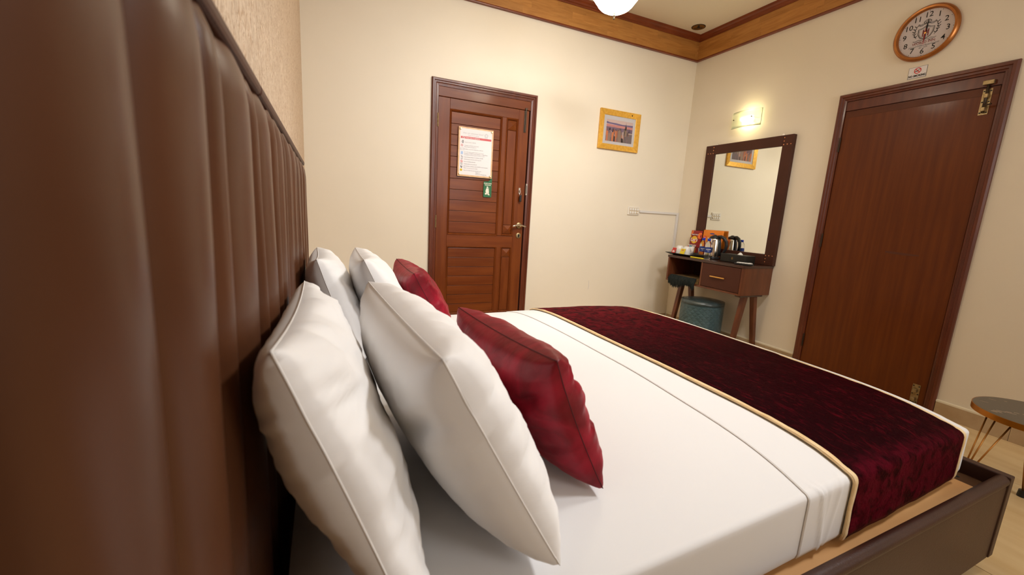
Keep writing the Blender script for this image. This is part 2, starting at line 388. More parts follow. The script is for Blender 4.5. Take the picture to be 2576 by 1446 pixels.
# cornice: laminated oak band of short boards between dark mouldings
def cornice(name, label, P, L, mats):
    """P(t, d, z): point at length t along the wall, d out from the wall"""
    tr = MB()
    tr.prism([(0, 2.772), (0.014, 2.772), (0.014, 2.955), (0, 2.955)], lambda p, q, t: P(t, p, q), 0, L)
    tr = struct(tr.build(name, m_mould), label)
    random.seed(hash(name) % 1000 if False else len(name)*7+int(L*10))
    zr = [2.774, 2.832, 2.890, 2.948]
    for r in range(3):
        t = -random.uniform(0, 0.3); 
        while t < L:
            ln = random.uniform(0.28, 0.52); a, bb = max(t, 0.0), min(t+ln, L)
            if bb-a > 0.02:
                q = MB(); dp_ = random.uniform(0, 0.0006)
                q.prism([(0.014, zr[r]+0.0001), (0.0215+dp_, zr[r]+0.0001), (0.0215+dp_, zr[r+1]-0.0001), (0.014, zr[r+1]-0.0001)], lambda p, z, s: P(s, p, z), a+0.0001, bb-0.0001)
                q.build('plank', mats, tr)
            t += ln
    prof = [(0, 2.944), (0.030, 2.944), (0.032, 2.956), (0.040, 2.960), (0.043, 2.972), (0.056, 2.982), (0.060, 3.0), (0, 3.0)]
    MB().prism(prof, lambda p, q, t: P(t, p, q), 0, L).build('moulding', m_mould, tr)
    MB().prism([(0, 2.762), (0.026, 2.762), (0.028, 2.768), (0.024, 2.776), (0, 2.776)], lambda p, q, t: P(t, p, q), 0, L).build('bead', m_mould, tr)
    return tr
cornice('trim_1', 'oak cornice band along the back wall', lambda t, d, z: (t, YB-d, z), XR, m_band)
cornice('trim_2', 'oak cornice band along the wall with the clock', lambda t, d, z: (XR-d, YB-0.0003-t, z-0.0006), YB-YF, m_band2)
cornice('trim_3', 'oak cornice band above the headboard wall', lambda t, d, z: (d, YF+t, z-0.0006), YB-YF-0.0003, m_band2)

# skirting tiles
def skirt(name, label, P, cuts, lip):
    base = MB()
    for a, bb in cuts: base.prism([(0, 0), (0.006, 0), (0.006, 0.10), (0, 0.10)], lambda p, q, t: P(t, p, q), a, bb)
    base = struct(base.build(name, m_lip), label)
    for a, bb in cuts:
        n = max(1, round((bb-a)/0.6))
        for k in range(n):
            p0 = a+(bb-a)*k/n; p1 = a+(bb-a)*(k+1)/n
            MB().prism([(0.004, 0), (0.013, 0), (0.013, 0.094), (0.004, 0.094)], lambda p, q, t: P(t, p, q), p0+0.001, p1-0.001).build('skirting_tile', m_base, base)
            if lip: MB().prism([(0.0, 0.094), (0.014, 0.094), (0.014, 0.104), (0.010, 0.108), (0, 0.108)], lambda p, q, t: P(t, p, q), p0, p1).build('top_strip', m_lip, base)
    return base
skirt('baseboard_right', 'tan skirting tiles along the wall with the clock', lambda t, d, z: (XR-d, t, z), [(-1.86, 0.237), (0.237, 0.837), (0.837, D2[0]-0.002), (D2[1]+0.002, 2.321), (2.321, 3.51)], True)
skirt('baseboard_back', 'tan skirting tiles along the back wall', lambda t, d, z: (t, YB-d, z), [(0.02, D1[0]-0.002), (D1[1]+0.002, XR-0.02)], False)

# ------------------------------------------------------------------ door 1 (panelled, back wall)
d1 = thing('door_1', (1.4, YB, 0), 'reddish brown panelled door with horizontal boards in the back wall', 'door', None, 'structure')
F = XZ(YB)
x0, x1, zt = D1
prof = [(0, -0.03), (0, 0.016), (0.008, 0.026), (0.020, 0.026), (0.024, 0.018), (0.034, 0.018), (0.040, 0.012), (0.058, 0.010), (0.058, -0.03)]
def frame3(fn, a0, a1, top, prof, mat, parent):
    for side, s in ((a0, 1), (a1, -1)):
        bmx = MB(); n = len(prof)
        vs = [fn(side+s*p, 0.0, d) for p, d in prof]+[fn(side+s*p, top-p, d) for p, d in prof]
        bmx.add(vs, [list(range(n)), list(range(n, 2*n))]+[(i, (i+1) % n, n+(i+1) % n, n+i) for i in range(n)])
        bmx.build('frame_jamb', mat, parent)
    bmx = MB(); n = len(prof)
    vs = [fn(a0+p, top-p, d) for p, d in prof]+[fn(a1-p, top-p, d) for p, d in prof]
    bmx.add(vs, [list(range(n)), list(range(n, 2*n))]+[(i, (i+1) % n, n+(i+1) % n, n+i) for i in range(n)])
    bmx.build('frame_head', mat, parent)
frame3(F, x0, x1, zt, prof, m_frame, d1)
def slab(name, mat, fn, a0, a1, b0, b1, d0, d1_, parent, bevel=0.0):
    return MB().prism([(a0, b0), (a1, b0), (a1, b1), (a0, b1)], fn, d0, d1_).build(name, mat, parent, bevel)
slab('frame_transom', m_doorH, F, x0+0.058, x1-0.058, 2.022, 2.097, -0.03, 0.006, d1, 0.003)
leafb = MB().prism([(0.988, 0.004), (1.803, 0.004), (1.803, 2.020), (0.988, 2.020)], F, -0.04, -0.014).build('door_leaf', m_groove, d1)
L0, L1 = 0.989, 1.802
st = [('stile', m_doorV, L0, 1.084, 0.006, 2.018), ('stile', m_doorV, 1.552, 1.590, 0.2005, 0.8145), ('stile', m_doorV, 1.552, 1.590, 0.9155, 1.9365), ('stile', m_doorV, 1.706, L1, 0.006, 2.018),
      ('rail', m_doorH, 1.0845, 1.7055, 1.937, 2.018), ('rail', m_doorH, 1.0845, 1.7055, 0.815, 0.9125), ('rail', m_doorH, 1.0845, 1.7055, 0.006, 0.20)]
for nm, mt, a0, a1, b0, b1 in st:
    slab(nm, mt, F, a0, a1, b0, b1, -0.014, 0.004, leafb, 0.0015)
def panel_mould(a0, a1, b0, b1, wd):
    pr = [(0, -0.014), (0, 0.004), (0.35*wd, 0.009), (0.7*wd, 0.003), (wd, -0.004), (wd, -0.014)]
    n = len(pr); q = MB()
    vs = []
    for (sx, sz) in ((0, 0), (1, 0), (1, 1), (0, 1)):
        for p, d in pr:
            vs.append(F((a1-p) if sx else (a0+p), (b1-p) if sz else (b0+p), d))
    fs = []
    for k in range(4):
        k2 = (k+1) % 4
        for i in range(n-1): fs.append((k*n+i, k*n+i+1, k2*n+i+1, k2*n+i))
    q.add(vs, fs).build('panel_moulding', m_doorV, leafb)
panel_mould(1.084, 1.552, 0.910, 1.937, 0.016)
panel_mould(1.084, 1.552, 0.20, 0.815, 0.016)
panel_mould(1.590, 1.706, 0.915, 1.937, 0.016)
panel_mould(1.590, 1.706, 0.20, 0.815, 0.016)
def boards(zs, a0, a1):
    for k in range(len(zs)-1):
        slab('board', m_doorH, F, a0, a1, zs[k]+0.0015, zs[k+1]-0.0015, -0.014, -0.003+random.uniform(-.0012, .0012), leafb, 0.0015)
boards([0.927, 1.025, 1.117, 1.208, 1.297, 1.387, 1.478, 1.565, 1.654, 1.741, 1.828, 1.920], 1.101, 1.535)
boards([0.217, 0.294, 0.378, 0.462, 0.547, 0.631, 0.714, 0.798], 1.101, 1.535)
def pyramid(a0, a1, b0, b1):
    q = MB(); a, bq = (a0+a1)/2, (b0+b1)/2
    q.add([F(a0, b0, -0.014), F(a1, b0, -0.014), F(a1, b1, -0.014), F(a0, b1, -0.014), F(a0, b0, -0.004), F(a1, b0, -0.004), F(a1, b1, -0.004), F(a0, b1, -0.004), F(a, bq, 0.016)],
          [(0, 1, 5, 4), (1, 2, 6, 5), (2, 3, 7, 6), (3, 0, 4, 7), (4, 5, 8), (5, 6, 8), (6, 7, 8), (7, 4, 8), (3, 2, 1, 0)])
    q.build('pyramid_block', m_doorH, leafb)
pyramid(1.608, 1.688, 1.838, 1.918); pyramid(1.608, 1.688, 0.934, 1.012); pyramid(1.608, 1.688, 0.720, 0.798)
slab('narrow_panel', m_doorV, F, 1.608, 1.688, 1.0145, 1.8355, -0.014, -0.002, leafb, 0.003)
slab('narrow_panel', m_doorV, F, 1.608, 1.688, 0.217, 0.7175, -0.014, -0.002, leafb, 0.003)
for z in (1.836, 1.02, 0.25):
    MB().tube([(0.984, YB-0.012, z-0.052), (0.984, YB-0.012, z+0.052)], 0.006, 8).build('hinge', m_brass, d1)
tb = MB().box(1.755, 1.777, YB-0.010, YB-0.003, 1.834, 2.016).build('tower_bolt', m_dkmetal, d1)
MB().tube([(1.768, YB-0.015, 1.84), (1.768, YB-0.015, 2.03)], 0.0045, 8).build('bolt_rod', m_dkmetal, tb)
MB().box(1.759, 1.780, YB-0.018, YB-0.006, 2.022, 2.036).build('bolt_keep', m_dkmetal, tb)
hd = MB().lathe([(0.0, 0.0), (0.026, 0.0), (0.026, 0.008), (0.020, 0.011), (0.0, 0.011)], (1.762, YB-0.004, 1.014), 24, (0, -1, 0)).build('handle_rose', m_brass, leafb, smooth='angle')
pth = []
for k in range(13):
    t = k/12; pth.append((1.818-0.138*t, YB-0.045+0.006*math.cos(t*PI), 1.006+0.013*math.sin(t*PI)))
q = MB(); q.smooth = True
q.tube(pth, [0.008]*12+[0.006], 10); q.tube([(1.762, YB-0.012, 1.014), (1.762, YB-0.046, 1.014)], 0.009, 10)
q.build('door_handle', m_chrome, leafb)
kp = MB().lathe([(0.0, 0.0), (0.025, 0.0), (0.025, 0.006), (0.021, 0.008), (0.0, 0.008)], (1.763, YB-0.004, 0.921), 24, (0, -1, 0)).build('keyhole_plate', m_brass, leafb, smooth='angle')
q = MB(); q.prism([(1.763+0.009*math.cos(a*PI/8), 0.927+0.009*math.sin(a*PI/8)) for a in range(16)], F, 0.0120, 0.0132); q.prism([(1.7575, 0.924), (1.7685, 0.924), (1.770, 0.905), (1.756, 0.905)], F, 0.0120, 0.0132)
q.build('keyhole', m_black, leafb)
slab('bolt_plate', m_chrome, F, 1.740, 1.758, 1.300, 1.352, 0.004, 0.007, leafb, 0.0015)
ks = MB().box(1.806, 1.822, YB-0.016, YB-0.010, 1.290, 1.392).build('strike_plate', m_chrome, d1, 0.002)
MB().box(1.8115, 1.8165, YB-0.0168, YB-0.015, 1.305, 1.377).build('strike_slot', m_black, ks)
kf = thing('key_fob', (1.752, YB-0.03, 1.30), 'key with black fob hanging from the small bolt of the panelled door', 'key')
MB().box(1.742, 1.764, YB-0.034, YB-0.022, 1.228, 1.288).build('fob', m_blackp, kf, 0.005)
MB().tube([(1.751+0.010*math.cos(a*PI/6), YB-0.026, 1.296+0.012*math.sin(a*PI/6)) for a in range(12)], 0.0015, 6, True).build('ring', m_chrome, kf)
q = MB(); q.box(1.747, 1.753, YB-0.026, YB-0.009, 1.310, 1.330); q.build('key_blade', m_chrome, kf)

# notice board on door 1
nb = thing('notice_board', (1.316, YB-0.012, 1.61), 'white house rules notice on a gold-edged board screwed to the panelled door', 'notice')
bx0, bx1, bz0, bz1 = 1.160, 1.471, 1.409, 1.810
slab('backing', m_board, F, bx0, bx1, bz0, bz1, 0.006, 0.014, nb, 0.001)
slab('paper', m_paperw, F, bx0+0.013, bx1-0.013, bz0+0.014, bz1-0.012, 0.0141, 0.0152, nb)
for px, pz in ((bx0+0.017, bz1-0.017), (bx1-0.017, bz1-0.017), (bx0+0.017, bz0+0.018), (bx1-0.017, bz0+0.018)):
    MB().lathe([(0.0, 0), (0.009, 0), (0.009, 0.006), (0.006, 0.010), (0, 0.010)], (px, YB-0.015, pz), 14, (0, -1, 0)).build('screw_cap', m_pbrass, nb, smooth='angle')
yt = YB-0.0156
XR_, ZU = (1, 0, 0), (0, 0, 1)
def T1(s, x, z, sz, mt, al='LEFT', sh=0, fat=0): return text(s, (x, yt, z), XR_, ZU, sz, mt, nb, 'text_line', al, sh, fat)
T1('Dear our esteemed Guest!', 1.288, 1.762, 0.0165, m_inkl, 'CENTER', 0.35)
T1('Thank you for staying', 1.288, 1.746, 0.011, m_inkl, 'CENTER', 0.35)
slab('red_bar', m_inkr, F, 1.180, 1.452, 1.717, 1.734, 0.0153, 0.0156, nb)
T1('Hotel rules & regulations', 1.225, 1.7255, 0.012, m_paperw, fat=0.0002)
q = MB(); q.tube([(1.206+0.010*math.cos(a*PI/8), yt-0.0005, 1.7265+0.010*math.sin(a*PI/8)) for a in range(16)], 0.0016, 5, True); q.tube([(1.199, yt-.0005, 1.733), (1.213, yt-.0005, 1.720)], 0.0014, 5)
q.build('bar_emblem', m_paperw, nb)
q = MB()
for a in range(5):
    t0, t1 = PI/2+2*PI*a/5, PI/2+2*PI*(a+1)/5
    q.tube([(1.405+0.017*math.cos(t0), yt, 1.758+0.017*math.sin(t0)), (1.405+0.017*math.cos(t1), yt, 1.758+0.017*math.sin(t1))], 0.0011, 5)
q.tube([(1.405+0.009*math.cos(a*PI/6), yt, 1.758+0.009*math.sin(a*PI/6)) for a in range(12)], 0.001, 5, True); q.box(1.390, 1.420, yt-.0003, yt, 1.7365, 1.7385)
q.build('crest_mark', m_inkl, nb)
lines = [('Check out time is 12:00 PM.', 1.690, m_inkg, 0), ('Smoking is prohibited in the rooms.', 1.664, m_inkg, 0), ('Please smoke at smoking area.', 1.652, m_inkg, 0),
         ('Breakfast is served from 8:00 AM to 11:00 AM.', 1.634, m_inkg, 0), ('For room cleaning, please handover your keys at', 1.612, m_inkg, 0),
         ("Reception or Dial 801 on your extension, or 'Please Room", 1.600, m_inkg, 0.0001), ("cleaning/Make up Room' sign card on door outside.", 1.588, m_inkg, 0),
         ('Room Cleaning timings are 1:00 PM to 5:00 PM.', 1.570, m_inkg, 0.0001), ('Wifi Username: World Inn, PW: Guest123', 1.552, m_inkg, 0.0001),
         ('Pets are strictly not allowed.', 1.533, m_inkg, 0.00015), ('Outside visitors are not allowed.', 1.514, m_inkg, 0.00015),
         ('For any further assistance, please dial 801 on your extension', 1.497, m_inkg, 0.0001), ('or', 1.489, m_inkg, 0), ('dial 92 21 34 50 from your mobile.', 1.480, m_inkg, 0),
         ('Enjoy Your Stay! The most important rule :)', 1.462, m_inkg, 0.0001)]
for s, z, mt, ft in lines: T1(s, 1.213, z-0.002, 0.0088, mt, fat=ft)
T1('Regards,', 1.318, 1.4475, 0.012, m_inkg, sh=0.4)
T1('World Inn Management', 1.318, 1.4345, 0.0105, m_inkg)
def icon_ring(x, z, r, mt, slash=True):
    q = MB(); q.tube([(x+r*math.cos(a*PI/7), yt, z+r*math.sin(a*PI/7)) for a in range(14)], 0.0011, 5, True)
    if slash: q.tube([(x-r*.7, yt, z+r*.7), (x+r*.7, yt, z-r*.7)], 0.001, 5)
    q.box(x-r*.35, x+r*.35, yt-.0003, yt, z-r*.3, z+r*.3)
    q.build('icon', mt, nb)
icon_ring(1.192, 1.661, 0.009, m_inkr); icon_ring(1.192, 1.531, 0.010, m_inkred); icon_ring(1.192, 1.511, 0.009, m_inkg); icon_ring(1.200, 1.488, 0.006, m_inkl, False)
q = MB(); q.box(1.194, 1.205, yt-.0003, yt, 1.678, 1.703); q.tube([(1.197, yt, 1.7), (1.185, yt, 1.690), (1.197, yt, 1.681)], 0.0015, 5); q.build('icon', m_inkg, nb)
q = MB(); q.tube([(1.194+0.009*math.cos(a*PI/6), yt, 1.632+0.009*math.sin(a*PI/6)) for a in range(12)], 0.0011, 5, True); q.box(1.178, 1.181, yt-.0003, yt, 1.62, 1.644); q.box(1.207, 1.210, yt-.0003, yt, 1.62, 1.644); q.build('icon', m_inkl, nb)
q = MB(); q.box(1.184, 1.202, yt-.0003, yt, 1.588, 1.612); q.build('icon', m_inkb, nb)
q = MB(); q.obox((1.194, yt, 1.570), (0.007, 0, -0.007), (0, .0003, 0), (0.004, 0, 0.004)); q.build('icon', m_inkl, nb)
q = MB()
for r in (0.004, 0.009, 0.014): q.tube([(1.193+r*math.cos(PI/4+a*PI/12), yt, 1.543+r*math.sin(PI/4+a*PI/12)) for a in range(7)], 0.0013, 5)
q.build('icon', m_inkg, nb)
q = MB(); q.obox((1.190, yt, 1.486), (0.003, 0, -0.009), (0, .0003, 0), (0.003, 0, 0.001)); q.build('icon', m_black, nb)
q = MB(); q.prism([(1.190+0.0105*math.cos(a*PI/9), 1.461+0.0105*math.sin(a*PI/9)) for a in range(18)], F, 0.0153, 0.0157); q.build('smiley', m_inky, nb)
q = MB(); q.tube([(1.190+0.006*math.cos(PI+a*PI/8), yt-.0005, 1.461+0.006*math.sin(PI+a*PI/8)) for a in range(9)], 0.0008, 5); q.sphere((1.1865, yt-.0004, 1.464), .0013, 6); q.sphere((1.1935, yt-.0004, 1.464), .0013, 6); q.build('smile', m_black, nb)
# green hanger
gh = thing('door_hanger_sign', (1.440, YB-0.014, 1.33), 'green hanging card reading please clean the room below the notice', 'sign')
pts = [(1.402, 1.254), (1.407, 1.249), (1.473, 1.249), (1.478, 1.254), (1.478, 1.47), (1.466, 1.47), (1.464, 1.412), (1.456, 1.392), (1.440, 1.383), (1.407, 1.383), (1.402, 1.378)]
MB().prism(pts, F, 0.0045, 0.0058).build('card', m_green, gh)
text('PLEASE CLEAN', (1.440, YB-0.0062, 1.366), XR_, ZU, 0.0125, m_cream, gh, 'lettering', fat=0.0003, sx=0.86)
text('THE ROOM', (1.440, YB-0.0062, 1.352), XR_, ZU, 0.0125, m_cream, gh, 'lettering', fat=0.0003, sx=0.86)
q = MB(); fy = lambda p, z, d: (p, YB-d, z)
q.prism([(1.438+0.0075*math.cos(a*PI/6), 1.334+0.0075*math.sin(a*PI/6)) for a in range(12)], fy, 0.0058, 0.0064)
q.prism([(1.429, 1.325), (1.447, 1.325), (1.452, 1.295), (1.449, 1.272), (1.441, 1.272), (1.439, 1.290), (1.436, 1.272), (1.428, 1.272), (1.426, 1.290), (1.421, 1.300)], fy, 0.0058, 0.0064)
q.prism([(1.417, 1.285), (1.428, 1.285), (1.427, 1.270), (1.419, 1.270)], fy, 0.0058, 0.0064)
q.prism([(1.451, 1.333), (1.453, 1.333), (1.454, 1.280), (1.452, 1.280)], fy, 0.0058, 0.0064)
q.prism([(1.447, 1.279), (1.456, 1.279), (1.463, 1.267), (1.446, 1.267)], fy, 0.0058, 0.0064)
q.build('cleaner_pictogram', m_cream, gh)

# ------------------------------------------------------------------ door 2 (flush, right wall)
d2 = thing('door_2', (XR, 1.62, 0), 'flush reddish brown veneer door in the wall under the clock', 'door', None, 'structure')
G = YZ(XR)
a0, a1, zt = D2
frame3(G, a0, a1, zt, [(0, -0.03), (0, 0.014), (0.008, 0.024), (0.022, 0.024), (0.026, 0.017), (0.038, 0.017), (0.042, 0.010), (0.052, 0.008), (0.052, -0.03)], m_frame, d2)
slab('frame_transom', m_frame, G, a0+0.053, a1-0.053, 2.003, 2.068, -0.03, 0.004, d2, 0.002)
lf2 = slab('door_leaf', m_veneer, G, a0+0.056, a1-0.054, 0.005, 2.000, -0.04, 0.000, d2, 0.002)
slab('top_lipping', m_veneer2, G, a0+0.058, a1-0.056, 1.955, 1.999, 0.0, 0.0015, lf2)
MB().prism([(1.60, 1.012), (1.50, 1.006), (1.415, 1.000), (1.415, 0.992), (1.5, 0.990), (1.60, 0.998)], G, 0.0002, 0.0006).build('scuff_mark', m_smear, lf2)
for z in (1.765, 1.05, 0.24):
    MB().tube([(XR-0.008, a1-0.052, z-0.052), (XR-0.008, a1-0.052, z+0.052)], 0.006, 8).build('hinge', m_dkmetal, d2)
def bolt(y, z0, z1, keep):
    pl = MB().box(XR-0.0035, XR, y-0.020, y+0.020, z0, z1).build('tower_bolt', m_brass, lf2)
    q = MB(); q.smooth = True; q.tube([(XR-0.012, y, z0+0.01), (XR-0.012, y, keep)], 0.0065, 10); q.build('bolt_rod', m_dkmetal, pl)
    zs = [z0+0.012, z0+0.5*(z1-z0), z1-0.012]
    for z in zs:
        for sy in (-1, 1): MB().lathe([(0, 0), (0.0042, 0), (0.003, 0.002), (0, 0.002)], (XR-0.0035, y+sy*0.014, z), 8, (-1, 0, 0)).build('screw', m_black, pl)
    for z in (z0+0.03, z1-0.04): MB().box(XR-0.021, XR-0.003, y-0.010, y+0.010, z-0.012, z+0.012).build('bolt_guide', m_brass, pl, 0.003)
    return pl
pl = bolt(1.274, 1.846, 1.990, 2.035)
MB().tube([(XR-0.014, 1.274, 1.892), (XR-0.03, 1.262, 1.893), (XR-0.034, 1.236, 1.897)], 0.0045, 8).build('bolt_knob', m_dkmetal, pl)
MB().box(XR-0.022, XR-0.004, 1.250, 1.298, 2.012, 2.036).build('bolt_keep', m_brass, d2, 0.003)
bolt(1.274, 0.03, 0.160, 0.012)

# ------------------------------------------------------------------ headboard
hb = thing('headboard', (0.02, 1.1, 0), 'tall dark brown leather headboard with vertical padded channels', 'headboard')
YH0, YH1 = -0.28, 2.375
MB().box(0.001, 0.022, YH0, YH1-0.006, 0.0, 1.295).build('backing_panel', m_leather, hb)
for y0_, y1_ in ((YH0, 0.86), (0.861, 2.24), (2.241, YH1-0.02)):
    MB().box(0.001, 0.048, y0_, y1_, 1.296, 1.316).build('top_rail', m_leather2, hb, 0.006)
cuts = [-0.28, -0.12, 0.05, 0.19, 0.328, 0.468, 0.540, 0.725, 0.790, 0.955, 1.025, 1.16, 1.24, 1.37, 1.45, 1.58, 1.66, 1.79, 1.87, 2.0, 2.08, 2.21, 2.28, 2.375]
for k in range(len(cuts)-1):
    c0, c1 = cuts[k], cuts[k+1]; wd = c1-c0
    amp = 0.040 if wd > 0.1 else 0.036
    def fn(u, v, c0=c0, wd=wd, amp=amp, k=k):
        z = 1.306*v
        bow = max(0.0, math.sin(PI*u))**0.40
        tp = 1.0
        if z > 1.215: tp = math.sqrt(max(0, 1-((z-1.215)/0.092)**2))
        wig = 0.006*noise.noise((k*3.1, z*1.6, 0))*math.sin(PI*u) + 0.002*noise.noise((k*5.0+u*2, z*5.0, 3))
        x = 0.013 + (amp+0.005)*bow*(0.50+0.50*tp) + 0.004*noise.noise((k*7.7, z*2.3+u, 1.0))*bow
        y = c0+wd*u + wig + (0.0 if tp == 1 else 0)
        zz = z - 0.016*(1-bow)*(z/1.306)**12
        return (x, y, zz)
    q = MB(); q.smooth = True; q.grid(fn, 18, 40); q.build('padded_channel', m_leather, hb)

# ------------------------------------------------------------------ bed frame
bf = thing('bed', (0.07, 1.4, 0), 'dark brown upholstered bed frame with a light plywood ledge', 'bed')
RY0, RY1 = 0.414, 2.40; RX = 2.195
def rail_prof(q, y_in, y_out, xa, xb):
    c = (y_in+y_out)/2; r = abs(y_in-y_out)/2; s = 1 if y_in > y_out else -1
    pts = [(y_out+s*0.004, 0.06), (y_out+s*0.004, 0.322)]
    pts += [(c - s*r*math.cos(t*PI/8), 0.343+r*math.sin(t*PI/8)) for t in range(-2, 9)]
    pts += [(y_in-s*0.002, 0.06)]
    return q.prism(pts, lambda p, z, t: (t, p, z), xa, xb)
q = MB(); rail_prof(q, RY0+0.036, RY0, 0.105, RX-0.035); q.build('side_rail', m_rail, bf, smooth='angle')
q = MB(); rail_prof(q, RY1-0.036, RY1, 0.105, RX-0.035); q.build('side_rail', m_rail, bf, smooth='angle')
MB().box(RX-0.034, RX, RY0, RY1, 0.06, 0.361).build('foot_rail', m_rail, bf, 0.004)
MB().box(0.105, 2.055, RY0+0.034, RY1-0.034, 0.305, 0.324).build('plywood_base', m_ply, bf)
fb = MB().box(2.056, RX-0.034, RY0+0.034, RY1-0.034, 0.290, 0.311).build('dark_end_board', m_dkboard, bf)
MB().lathe([(0.0, 0), (0.006, 0), (0.006, 0.001), (0, 0.001)], (2.115, 0.52, 0.311), 12).build('screw_hole', m_black, bf)
for xx in (0.14, 2.135):
    for yy in (RY0+0.036, RY1-0.09):
        MB().box(xx, xx+0.05, yy, yy+0.05, 0.0, 0.30).build('leg', m_blackp, bf)
bf.rotation_euler = (0, 0, 0.0175)

# ------------------------------------------------------------------ mattress, sheet, runner
half = [(0.030, .3265), (0.012, .332), (0.003, .344)]
half += [(0.0, .356+.0135*k) for k in range(11)]
half += [(0.014-0.014*math.cos(a*PI/14), .498+0.014*math.sin(a*PI/14)) for a in range(1, 8)]
for k in range(1, 27):
    d_ = 0.014+0.72*(k/26)**1.7
    half.append((d_, .512+.046*(1-math.exp(-(d_-.014)/.15))))
NH = len(half)
XE = 2.135
def edge_n(x): return 0.452+0.045*x
def edge_f(x): return 2.325+0.012*x
def ppt(x, i):
    far = i >= NH
    d, z = half[i] if not far else half[2*NH-1-i]
    r = 0.055; h = 1.0
    if x > XE-r: h = math.sqrt(max(0.0, 1-((x-(XE-r))/r)**2))
    d = d*1.0+0.035*(1-h); z = .3265+(z-.3265)*(1-0.30*(1-h))
    y = edge_n(x)+d if not far else edge_f(x)-d
    t_ = min(1, max(0, (x-1.7)/0.43)); z -= 0.018*t_*t_*(3-2*t_)*min(1, max(0, (z-.45)/.08))
    z += 0.003*noise.noise((x*2.2, y*2.0, 4.0)) if d > .06 else 0
    return Vector((x, y, z))
def player(x, i, off):
    a, c = ppt(x, max(i-1, 0)), ppt(x, min(i+1, 2*NH-1))
    t = c-a; n = Vector((0, -t.z, t.y)).normalized()
    return ppt(x, i)+n*off
def ztop(x, y):
    d = min(y-edge_n(x), edge_f(x)-y)
    if d < 0: return 0
    for i in range(NH-1):
        if half[i][0] <= d <= half[i+1][0] and half[i+1][1] > .46:
            t = (d-half[i][0])/(half[i+1][0]-half[i][0]+1e-9); return half[i][1]*(1-t)+half[i+1][1]*t
    return .558
ma = thing('mattress', (1.1, 1.4, 0.326), 'thick mattress in a tight white fitted sheet on the bed frame', 'mattress')
mx = [0.078+(XE-0.055-0.078)*k/40 for k in range(41)]+[XE-0.055+0.055*math.sin(PI/2*k/8) for k in range(1, 9)]
q = MB(); q.smooth = True
n = 2*NH
vs = [ppt(x, i) for x in mx for i in range(n)]
fs = [(a*n+i, (a+1)*n+i, (a+1)*n+i+1, a*n+i+1) for a in range(len(mx)-1) for i in range(n-1)]
fs += [(a*n, a*n+n-1, (a+1)*n+n-1, (a+1)*n) for a in range(len(mx)-1)]
q.add(vs, fs); q.smooth = False
q.add(vs[:n], [list(range(n))]); q.add(vs[-n:], [list(range(n))[::-1]])
q.build('mattress_body', m_sheet, ma)

# folded top sheet over the foot half, with a rolled hem
bs = thing('top_sheet', (1.6, 1.4, 0.55), 'white flat sheet folded back across the bed between pillows and runner', 'sheet')
def sx(y): return 1.165+0.035*math.sin((y-0.5)*1.7)+0.006*noise.noise((y*3, 0, 0))
I0, I1 = 2, 2*NH-3
def sheet(off):
    def fn(u, v):
        i = I0+int(round(v*(I1-I0))); yy = ppt(1.4, i).y
        x = sx(yy)+(2.09-sx(yy))*u
        o_ = off+0.0012*noise.noise((x*4, i*0.15, 7.0))
        if i < 24:
            fd = min(1, (24-i)/10)*(0.35+0.65*i/24)
            for cx_, wd_, am_, sl in ((1.200, .005, .006, .0022), (1.222, .004, .0045, .0012), (1.262, .010, .0025, -.001), (1.318, .007, .004, -.0022)):
                o_ += am_*fd*math.exp(-((x-cx_-sl*(22-i))/wd_)**2)
        return player(x, i, o_)
    return fn
q = MB(); q.smooth = True; q.shell(sheet(0.0032), sheet(0.001), 150, I1-I0); q.build('sheet_panel', m_sheet, bs)
q = MB(); q.smooth = True
q.tube([player(sx(ppt(1.4, i).y), i, 0.0016) for i in range(I0, I1+1)], 0.0015, 8); q.build('rolled_hem', m_seam, bs)

# velvet runner
rn = thing('bed_runner', (1.7, 1.4, 0.56), 'dark maroon crushed velvet runner with gold piping across the foot of the bed', 'bed runner')
def rxa(y): return 1.352+0.012*math.sin(y*2.6)+0.010*noise.noise((y*2.5, 2, 0))-(0.03*max(0, .62-y)/.1 if y < .62 else 0)*0.3
def rxb(y): return 2.026-0.01*max(0, (1.2-y))
R0, R1 = 2, 2*NH-3
def runner(off):
    def fn(u, v):
        i = R0+int(round(v*(R1-R0))); yy = ppt(1.7, i).y
        x = rxa(yy)+(rxb(yy)-rxa(yy))*u
        o_ = off+0.003*noise.noise((x*7, yy*5, i*0.05))+0.0015*noise.noise((x*25, yy*16, i*0.2))
        return player(x, i, o_)
    return fn
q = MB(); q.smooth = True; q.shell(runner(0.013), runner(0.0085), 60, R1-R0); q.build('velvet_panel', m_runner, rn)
for fx, s in ((rxa, -1), (rxb, 1)):
    def band(off, fx=fx, s=s):
        def fn(u, v):
            i = R0+int(round(v*(R1-R0))); yy = ppt(1.7, i).y
            x = fx(yy)+s*(-0.004+0.018*u)
            return player(x, i, off+0.0015*math.sin(PI*u)+0.0018*noise.noise((yy*14, i*.3, s)))
        return fn
    q = MB(); q.smooth = True; q.shell(band(0.0125), band(0.0075), 6, R1-R0); q.build('gold_border', m_pipe, rn)
    q = MB(); q.smooth = True
    q.tube([player(fx(ppt(1.7, i).y)+s*0.0145, i, 0.0095) for i in range(R0, R1+1)], 0.0022, 8); q.build('piping_cord', m_pipe, rn)

